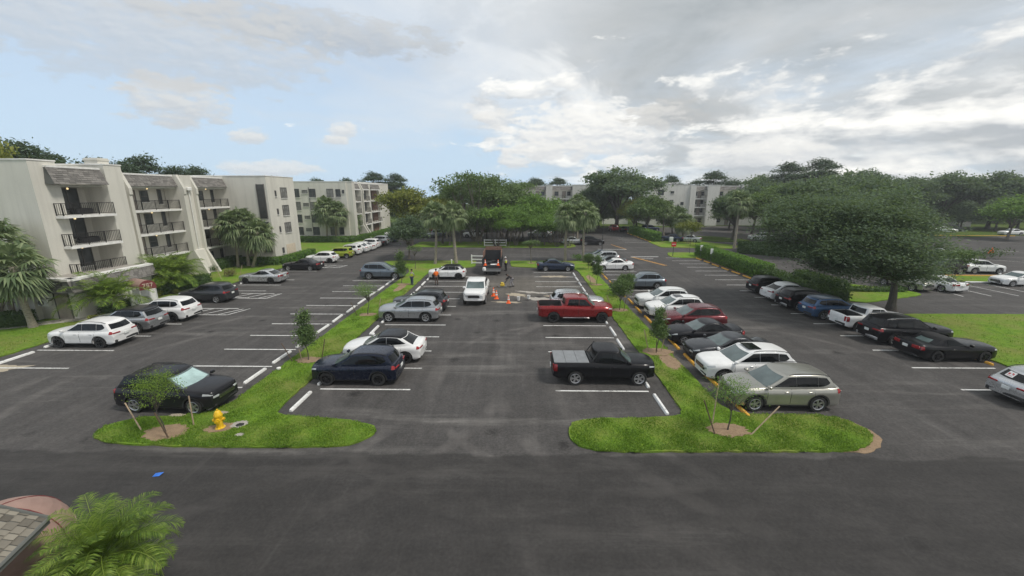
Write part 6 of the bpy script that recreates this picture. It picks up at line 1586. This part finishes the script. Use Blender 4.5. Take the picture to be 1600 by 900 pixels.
# ---- the near corner of our own building, bottom left
own=thing('porch_roof','grey shingled roof corner in the bottom left foreground','roof',(0,0,0))
A0=Vector((-9.2,4.4,2.88)); A1=Vector((-10.05,7.0,2.88))
d=(A1-A0); e0=A0-d*1.2; e1=A1+d*.02
upv=Vector((-d.y,d.x,0)).normalized()
if upv.x>0: upv=-upv
slope=upv*2.6+Vector((0,0,1.75))
m=MB(); nrm=d.cross(slope); nrm=nrm if nrm.z>0 else -nrm
q=[e0,e1,e1+slope,e0+slope]; m.add(q+[p-Vector((0,0,.12)) for p in q],[(0,1,2,3),(7,6,5,4),(0,4,5,1),(1,5,6,2),(2,6,7,3),(3,7,4,0)],1)
shingles(m,e0,e1-e0,slope,(e1-e0).length/.17,19,nrm,0,.022,77)
m.build('shingle_slope',[M['shingle_near'],M['shingle_dark']],own,smooth=False)
m=MB(); m.box(-13.5,-11.0,2.0,6.2,0,2.9); m.build('wall',M['stucco_b'],own,smooth=False)
m=MB(); m.tube([e1+Vector((0,0,.02)),e1+slope+Vector((0,0,.03))],.035,6); m.tube([e0,e1],.04,6); m.build('roof_edge',M['shingle_dark'],own)
aw=thing('dome_awning','faded maroon domed canvas awning at the bottom left corner','awning',(-11.75,7.35,1.75))
m=MB(); n=9; 
for k in range(24):
    a0=2*PI*k/24;a1=2*PI*(k+1)/24
    for j in range(n):
        b0=PI/2*j/n;b1=PI/2*(j+1)/n; f=lambda a,b:(1.12*math.cos(b)*math.cos(a)*1.0,1.12*math.cos(b)*math.sin(a),1.05*math.sin(b))
        m.quad(f(a0,b0),f(a1,b0),f(a1,b1),f(a0,b1))
m.build('canvas_dome',M['maroon_l'],aw)
m=MB()
for k in range(6):
    a=2*PI*k/6+.3; m.tube([(1.125*math.cos(PI/2*j/8)*math.cos(a),1.125*math.cos(PI/2*j/8)*math.sin(a),1.055*math.sin(PI/2*j/8)) for j in range(9)],.012,5)
m.build('dome_seam',M['maroon'],aw)
m=MB(); m.lathe([(1.13,-.28),(1.14,0.0),(1.10,.02)],24); m.build('valance',M['maroon_l'],aw)
for k in range(4):
    a=PI/4+PI/2*k; m=MB(); m.tube([(1.0*math.cos(a),1.0*math.sin(a),-1.75),(1.0*math.cos(a),1.0*math.sin(a),0)],.035,8); m.build('post',M['white'],aw)
# ------------------------------------------------------------------ people
def skinned(name,verts,edges,root,mat,parent=None,sub=1):
    me=bpy.data.meshes.new(name); me.from_pydata([v[:3] for v in verts],edges,[]); 
    o=bpy.data.objects.new(name+'_tmp',me); COL.objects.link(o)
    sk=o.modifiers.new('Skin','SKIN'); 
    for i,v in enumerate(verts):
        sv=me.skin_vertices[0].data[i]; sv.radius=(v[3],v[4] if len(v)>4 else v[3]); sv.use_root=(i==root)
    ss=o.modifiers.new('Sub','SUBSURF'); ss.levels=sub; ss.render_levels=sub
    dg=bpy.context.evaluated_depsgraph_get(); dg.update()
    m2=bpy.data.meshes.new_from_object(o.evaluated_get(dg)); m2.name=name
    bpy.data.objects.remove(o); m2.materials.clear(); m2.materials.append(mat)
    m2.polygons.foreach_set('use_smooth',[True]*len(m2.polygons))
    return m2
def person(x,y,deg,label,pose,shirt,trousers,skin,hat=None,vest=None,sleeves=False,s=1.0):
    """pose: dict of joint positions in the figure's own frame, +x forward, +y left"""
    J={k:Vector(v) for k,v in pose.items()}
    o=thing('person',label,'person',(x,y,0),R(deg)); o.scale=(s,)*3
    V=[];E=[];ix={}
    def add(nm,p,r,par=None,r2=None):
        ix[nm]=len(V); V.append((p.x,p.y,p.z,r,r2 or r)); 
        if par is not None: E.append((ix[par],ix[nm]))
    add('pelvis',J['pelvis'],.135,None,.105); add('waist',J['pelvis'].lerp(J['chest'],.45),.125,'pelvis',.095); add('chest',J['chest'],.145,'waist',.105)
    add('neckb',J['neck'].lerp(J['chest'],.15),.07,'chest'); add('neck',J['neck'],.055,'neckb')
    hd=(J['head']-J['neck']).normalized()
    add('jaw',J['neck']+hd*.07+Vector((.02,0,0)),.070,'neck',.078); add('head',J['head'],.085,'jaw',.098); add('crown',J['head']+hd*.10,.06,'head',.065)
    for sd,sg in (('l',1),('r',-1)):
        add('sh'+sd,J['sh'+sd],.058,'chest'); add('el'+sd,J['el'+sd],.043,'sh'+sd); add('wr'+sd,J['wr'+sd],.030,'el'+sd)
        d=(J['wr'+sd]-J['el'+sd]).normalized(); side=d.cross(Vector((0,0,1))); side=side.normalized() if side.length>.1 else Vector((0,1,0)); fl=side.cross(d)
        add('pm'+sd,J['wr'+sd]+d*.06,.034,'wr'+sd,.022)
        for q in range(4):
            b=J['wr'+sd]+d*.09+side*(q-1.5)*.021; l=(.075,.085,.08,.06)[q]
            add('f%d%s'%(q,sd),b,.0095,'pm'+sd); add('g%d%s'%(q,sd),b+d*l*.5+fl*.008,.009,'f%d%s'%(q,sd)); add('h%d%s'%(q,sd),b+d*l*.8-fl*.03,.008,'g%d%s'%(q,sd))
        b=J['wr'+sd]+d*.045+side*sg*.032; add('t0'+sd,b,.011,'pm'+sd); add('t1'+sd,b+d*.035+side*sg*.022,.010,'t0'+sd)
        add('hp'+sd,J['hp'+sd],.088,'pelvis'); add('kn'+sd,J['kn'+sd],.060,'hp'+sd); add('cf'+sd,J['kn'+sd].lerp(J['an'+sd],.35),.058,'kn'+sd); add('an'+sd,J['an'+sd],.040,'cf'+sd)
        add('to'+sd,J['an'+sd]+Vector((.15,0,-.045)),.036,'an'+sd,.03)
    body=link('body',skinned('person_body',V,E,0,skin),o)
    def garment(nm,names,k,mat,extra=0):
        iv=[n for n in names]; vv=[];ee=[]
        for n in iv: v=V[ix[n]]; vv.append((v[0],v[1],v[2],v[3]*k+extra,v[4]*k+extra))
        for (a,b) in E:
            na=[n for n in iv if ix[n]==a]; nb=[n for n in iv if ix[n]==b]
            if na and nb: ee.append((iv.index(na[0]),iv.index(nb[0])))
        return link(nm,skinned(nm,vv,ee,0,mat),o)
    up=['pelvis','waist','chest','neckb','shl','shr']+(['ell','elr']) + (['wrl','wrr'] if sleeves else [])
    garment('shirt',up,1.10,shirt,.006)
    garment('trousers',['pelvis','hpl','hpr','knl','knr','cfl','cfr','anl','anr'],1.14,trousers,.008)
    if vest: 
        vv=garment('safety_vest',['pelvis','waist','chest','neckb','shl','shr'],1.22,vest,.012)
    sh=MB()
    for sd in 'lr': a=J['an'+sd]; sh.bbox(a.x-.09,a.x+.21,a.y-.05,a.y+.05,a.z-.09,a.z+.01,.03)
    sh.build('shoes',M['black_cl'],o)
    h=J['head']; Mh=Matrix.Translation(h)@Vector((0,0,1)).rotation_difference(hd).to_matrix().to_4x4()
    m=MB()
    if hat: m.lathe([(.15,.045),(.155,.055),(.118,.065),(.112,.12),(.07,.165),(.001,.178)],14,0,Mh); m.build('hard_hat',hat,o)
    else: m.lathe([(.098,.01),(.108,.05),(.10,.11),(.06,.15),(.001,.16)],12,0,Mh@Matrix.Translation((-.02,0,0))); m.build('hair',M['hair'],o)
    m=MB()
    for sy in (-.033,.033): m.lathe([(.001,-.012),(.012,0),(.001,.012)],8,0,Mh@Matrix.Translation((.088,sy,.012)))
    m.build('eyes',M['hair'],o)
    m=MB(); m.add([Mh@Vector(p) for p in ((.085,-.014,-.03),(.085,.014,-.03),(.122,0,-.028),(.088,0,.02))],[(0,1,3),(1,2,3),(2,0,3),(0,2,1)]); m.build('nose',skin,o)
    return o
STAND=dict(pelvis=(0,0,.95),chest=(.01,0,1.30),neck=(.02,0,1.48),head=(.05,0,1.63),shl=(.0,.19,1.40),shr=(0,-.19,1.40),ell=(.02,.25,1.12),elr=(.02,-.25,1.12),wrl=(.12,.22,.90),wrr=(.12,-.22,.90),hpl=(0,.09,.90),hpr=(0,-.09,.90),knl=(.03,.10,.50),knr=(.01,-.11,.50),anl=(-.02,.11,.09),anr=(-.04,-.12,.09))
def pose(**k): d=dict(STAND); d.update(k); return d
person(-11.3,41.4,60,'worker in a yellow-green vest and jeans standing on the left island grass',pose(wrl=(.34,.16,1.12),ell=(.12,.26,1.16),wrr=(.30,-.18,1.05),elr=(.10,-.27,1.14)),M['grey_cl'],M['denim'],M['skin'],None,M['vest_y'])
person(-8.75,41.75,110,'worker in an orange vest and brown trousers by the small white SUV',pose(head=(.09,0,1.60),chest=(.05,0,1.28),neck=(.06,0,1.46),wrl=(.38,.10,1.05),ell=(.18,.25,1.12),wrr=(.36,-.10,1.02),elr=(.16,-.26,1.12)),M['vest_o'],M['brown_cl'],M['skin_d'],None,M['vest_o'],True)
person(-1.55,49.7,150,'worker in a yellow vest and white hard hat at the side of the dump truck',pose(wrl=(.36,.12,1.10),ell=(.16,.27,1.14)),M['grey_cl'],M['black_cl'],M['skin'],M['helmet'],M['vest_y'])
person(-.75,40.9,185,'worker in a black shirt and grey trousers bending to the yellow plate compactor',
  pose(pelvis=(-.12,0,.88),chest=(.16,0,1.12),neck=(.30,0,1.23),head=(.42,0,1.30),shl=(.18,.19,1.17),shr=(.18,-.19,1.17),ell=(.30,.24,.96),elr=(.30,-.24,.96),wrl=(.50,.15,.86),wrr=(.50,-.15,.86),hpl=(-.12,.09,.84),hpr=(-.12,-.09,.84),knl=(.08,.12,.48),knr=(-.10,-.12,.46),anl=(.05,.13,.09),anr=(-.28,-.13,.09)),M['black_cl'],M['grey_cl'],M['skin_d'],None,None,True)
# ------------------------------------------------------------------ crew gear
k=thing('plate_compactor','yellow plate compactor with a bent handle in front of the bending worker','plate compactor',(-1.62,40.6,0),R(5))
m=MB(); m.prism_y([(-.42,.06),(-.32,.0),(.28,.0),(.42,.12),(.42,.17),(-.42,.14)],-.25,.25); m.build('base_plate',M['steel'],k,smooth=False)
m=MB(); m.bbox(-.25,.22,-.2,.2,.17,.42,.04); m.bbox(-.18,.12,-.15,.15,.42,.56,.04); m.build('engine',M['compactor'],k)
m=MB(); m.tube([(.18,.18,.35),(.45,.2,.80),(.55,.2,.86),(.55,-.2,.86),(.45,-.2,.80),(.18,-.18,.35)],.02,6); m.build('handle',M['steel_d'],k)
m=MB(); m.lathe([(.0,-.05),(.05,-.05),(.05,.05),(.0,.05)],10,0,Matrix.Translation((-.22,-.12,.5))); m.build('exhaust',M['steel_d'],k)
m=MB(); m.tube([(-2.6,40.3,.03),(-2.3,40.75,.04),(-2.05,40.8,.05),(-1.9,40.5,.04),(-1.95,40.1,.03)],.035,6); tag(m.build('hose',M['brown_cl']),'dark hose lying between the cones and the compactor','hose')
def cone(x,y,z,label,sc=1,rx=0):
    o=thing('traffic_cone',label,'traffic cone',(x,y,z),0,'orange traffic cones'); o.scale=(sc,)*3
    m=MB(); m.bbox(-.19,.19,-.19,.19,0,.04,.015); m.lathe([(.145,.04),(.13,.07),(.035,.70),(.03,.71),(.001,.715)],18); m.build('cone_body',M['orange'],o)
    for a,b in ((.30,.42),(.50,.58)):
        r=lambda z:.147-.112*(z-.04)/.66+.003
        m=MB(); m.lathe([(r(a),a),(r(b),b)],18); m.build('reflective_band',M['reflect'],o)
    return o
cone(-2.35,37.1,0,'orange traffic cone, taller left one of the pair right of the white pickup',1.15); cone(-2.02,36.1,0,'orange traffic cone, nearer one of the pair right of the white pickup',1.15); cone(-.85,34.6,0,'orange traffic cone standing alone right of the pair',1.05)
# ---- dump truck seen from behind
t=thing('dump_truck','black dump truck seen from behind with an open bed and weathered boards','truck',(-3.15,46.9,0))
m=MB(); m.box(-.45,.45,.2,6.4,.62,.82); m.build('chassis',M['steel_d'],t,smooth=False)
m=MB(); m.box(-1.1,1.1,.3,3.9,1.05,1.13); m.box(-1.12,-1.05,.3,3.9,1.13,1.95);m.box(1.05,1.12,.3,3.9,1.13,1.95);m.box(-1.12,1.12,3.9,3.98,1.13,2.5)
for sx in (-1.17,1.12):
    for y in (.3,1.2,2.1,3.0,3.8): m.box(sx,sx+.05,y,y+.09,1.05,1.95)
m.build('dump_bed',M['steel_d'],t,smooth=False)
m=MB(); 
for sx in (-1.10,1.04):
    for j in range(3): m.box(sx,sx+.06,.9,3.85,1.97+.24*j,2.19+.24*j)
for j in range(4): m.box(-1.03,1.03,3.99,4.05,2.0+.24*j,2.22+.24*j)
m.build('side_boards',M['ply'],t,smooth=False)
m=MB(); m.box(-1.12,1.12,.10,.28,.55,.78,0); m.box(-1.05,1.05,-.25,.10,.50,.58,0); m.build('rear_bumper',M['steel'],t,smooth=False)
m=MB(); m.box(-1.1,1.1,.22,.29,.80,1.12); m.build('tailgate',M['steel_d'],t,smooth=False)
m=MB(); m.bbox(-1.05,1.05,4.35,6.3,.75,1.65,.1); m.bbox(-1.0,1.0,4.4,5.7,1.65,2.45,.12); m.build('cab',WH,t)
m=MB(); m.box(-.8,.8,4.37,4.398,1.75,2.25); m.build('cab_window',M['glass'],t,smooth=False)
for sx in (-.82,.82):
    for yy in (1.2,5.6):
        m=MB(); m.lathe([(.25,-.15),(.42,-.15),(.45,-.1),(.45,.1),(.42,.15),(.25,.15)],20,0,None,'x'); w_=m.build('wheel',M['tyre'],t,(sx,yy,.45)); m=MB(); m.lathe([(.26,-.11),(.26,.11),(.001,.09)],16,0,None,'x'); m.build('rim',M['steel'],w_)
for sx in (-.95,.95): m=MB(); m.bbox(sx-.09,sx+.09,.195,.218,.84,1.0,.008); m.build('taillight',M['tail'],t)
cone(-3.95,47.3,1.14,'orange cone standing in the left corner of the truck bed',1.0); cone(-2.4,47.3,1.14,'orange cone standing in the right corner of the truck bed',1.0)
m=MB(); m.bbox(-.45,.45,-.2,.2,0,.12,.05); tag(m.build('tool_bag',M['reflect'],None,(-2.9,47.55,1.14),.1),'pale sack lying at the open end of the truck bed','sack')
m=MB(); m.lathe([(.0,0),(.2,0),(.23,.1),(.2,.32),(.1,.38),(.001,.38)],12); tag(m.build('bucket',M['reflect'],None,(-4.05,46.95,.585)),'pale round bucket on the rear step of the truck','bucket')
m=MB(); m.bbox(-.5,.2,-.25,.25,0,.3,.06); m.bbox(-.1,.5,-.2,.2,.3,.42,.05); tag(m.build('tool_box',M['steel_d'],None,(-3.2,48.4,1.135)),'dark tool chest inside the truck bed','tool box')
for i,(x,y,l) in enumerate(((.05,35.6,'white bucket on the broken ground, left one'),(1.0,36.1,'white bucket on the broken ground, right one'))):
    m=MB(); m.lathe([(.0,0),(.12,0),(.15,.32),(.155,.34),(.14,.34),(.125,.04),(.001,.04)],14); tag(m.build('bucket',M['reflect'],None,(x,y,0)),l,'bucket')
# ---- fire hydrant
h=thing('fire_hydrant','yellow fire hydrant on the left island beside the black SUV','fire hydrant',(-12.5,14.8,.05))
m=MB(); m.lathe([(.001,0),(.19,0),(.19,.04),(.13,.06),(.125,.09),(.118,.46),(.15,.48),(.15,.53),(.155,.54),(.155,.575),(.001,.575)],20); m.build('barrel',M['hydrant'],h)
m=MB(); m.lathe([(.165,.577),(.165,.62),(.14,.66),(.12,.74),(.075,.80),(.03,.82),(.03,.87),(.001,.87)],20)
m.build('bonnet',M['hydrant'],h)
for a,l,r in ((R(200),.20,.062),(R(20),.20,.062),(R(-70),.22,.085)):
    m=MB(); Mx=Matrix.Rotation(a,4,'Z')@Matrix.Translation((0,0,.40)); m.lathe([(r,.08),(r,l-.05),(r*1.2,l-.05),(r*1.2,l),(r*.5,l),(r*.5,l+.03),(.001,l+.03)],14,0,Mx,'x'); m.build('nozzle_cap',M['hydrant'],h)
m=MB(); 
for k_ in range(8): a=2*PI*k_/8; m.lathe([(.014,.035),(.014,.06),(.001,.062)],6,0,Matrix.Translation((.16*math.cos(a),.16*math.sin(a),0)))
m.build('flange_bolts',M['steel'],h)
m=MB(); m.add([(-.16,-.05,.01),(.05,-.10,.012),(.17,.0,.07),(.05,.09,.02),(-.1,.08,.05),(0,0,.09)],[(0,1,5),(1,2,5),(2,3,5),(3,4,5),(4,0,5),(4,3,2,1,0)]); tag(m.build('plastic_wrapper',M['blue'],None,(-12.65,11.98,0),.4,smooth=False),'crumpled blue plastic wrapper lying on the driveway','litter')
for i,(x,y,l) in enumerate(((-13.3,20.4,'white ground light beside the second mulch ring'),(-8.95,53.0,'white bollard cap on the grass left of the truck'))):
    o=thing('ground_light',l,'ground light',(x,y,0)); m=MB(); m.lathe([(.06,0),(.06,.12 if i==0 else .75),(.11,.13 if i==0 else .76),(.11,.2 if i==0 else .86),(.001,.24 if i==0 else .92)],12); m.build('light_head',M['white'],o)
# ---- signs and poles
s_=thing('no_entry_sign','red square sign on a short dark post in the grass at the right junction','sign',(23.9,61.7,0)); m=MB(); m.tube([(0,0,0),(0,0,2.2)],.05,8); m.build('post',M['pole'],s_)
m=MB(); m.bbox(-.36,.36,-.065,-.045,1.55,2.25,.008); f=m.build('sign_face',M['red_sign'],s_); m=MB(); m.box(-.25,.25,-.072,-.066,1.86,1.95); m.build('white_bar',M['sign_w'],f,smooth=False)
for x,y,l in ((27.5,60.2,'white bay sign on the hedge face, farther one'),(27.35,56.6,'white bay sign on the hedge face, nearer one')):
    s_=thing('bay_sign',l,'sign',(x,y,0)); m=MB(); m.tube([(0,0,0),(0,0,1.9)],.03,6); m.build('post',M['steel'],s_); m=MB(); m.bbox(-.19,.19,-.05,-.032,1.15,1.95,.006); m.build('sign_face',M['sign_w'],s_)
def pole(x,y,h_,label,r=.06,name='lamp_pole'):
    o=thing(name,label,'pole',(x,y,0)); m=MB(); m.lathe([(r*2,0),(r*2,.1),(r,.14),(r*.8,h_),(.001,h_)],10); m.build('post',M['pole'],o)
    m=MB(); m.bbox(-.12,.12,-.25,.25,h_,h_+.12,.03); m.build('lamp_head',M['pole'],o); return o
pole(14.55,69.3,5.0,'dark lamp pole standing at the stop bar behind the right palms'); pole(27.6,64.5,3.4,'thin dark pole between the red sign and the hedge',.03)
pole(58.6,60.5,4.6,'dark pole left of the silver sedan in the right lot, left of a pair',.06); pole(60.2,61,4.6,'dark pole left of the silver sedan in the right lot, right of a pair',.06)
s_=thing('warning_sign','orange triangular sign on the far driveway at the right picture edge','sign',(74.2,63.5,0)); m=MB(); m.tube([(0,0,0),(0,0,.5)],.04,6); m.build('post',M['pole'],s_); m=MB(); m.prism_y([(-.5,.35),(.5,.35),(0,1.3)],-.03,.0); m.build('sign_face',M['orange'],s_,smooth=False)
m=MB(); m.bbox(-.35,.35,-.25,.25,0,.95,.05); tag(m.build('utility_box',M['plate'],None,(30.6,80.6,0)),'small white utility box behind the far silver and blue sedans','box')
# ---- white rail fences by the truck
def rail_fence(a,b,label,h_=1.25,n=3):
    o=thing('rail_fence',label,'fence',(a[0],a[1],0),math.atan2(b[1]-a[1],b[0]-a[0])); L=math.hypot(b[0]-a[0],b[1]-a[1]); k=max(1,round(L/2))
    for i in range(k+1): m=MB(); x=L*i/k; m.bbox(x-.07,x+.07,-.07,.07,0,h_+.08,.02); m.build('post',M['white'],o)
    for j in range(n):
        z=.22+(h_-.3)*j/(n-1)
        for i in range(k): m=MB(); m.box(L*i/k+.075,L*(i+1)/k-.075,-.03,.03,z-.07,z+.07); m.build('rail',M['white'],o,smooth=False)
rail_fence((-6.4,54.4),(-4.4,54.2),'short white three-rail fence left of the dump truck'); rail_fence((-6.2,73.1),(-2.2,73.0),'white three-rail fence across the road behind the multi-trunk tree')
# ------------------------------------------------------------------ humid air
hm=bpy.data.materials.new('haze_air'); hm.use_nodes=True; nt=hm.node_tree; nt.nodes.clear()
ho=N(nt,'ShaderNodeOutputMaterial'); pv=N(nt,'ShaderNodeVolumePrincipled')
pv.inputs['Color'].default_value=(.93,.97,1.0,1); pv.inputs['Density'].default_value=.0005; pv.inputs['Anisotropy'].default_value=0
nt.links.new(pv.outputs[0],ho.inputs['Volume'])
m=MB(); m.box(-232,272,-72,262,-1.1,32)
hz=m.build('haze',hm,smooth=False); hz['kind']='stuff'
scene.cycles.volume_bounces=0; scene.cycles.volume_step_rate=4; scene.cycles.volume_max_steps=64
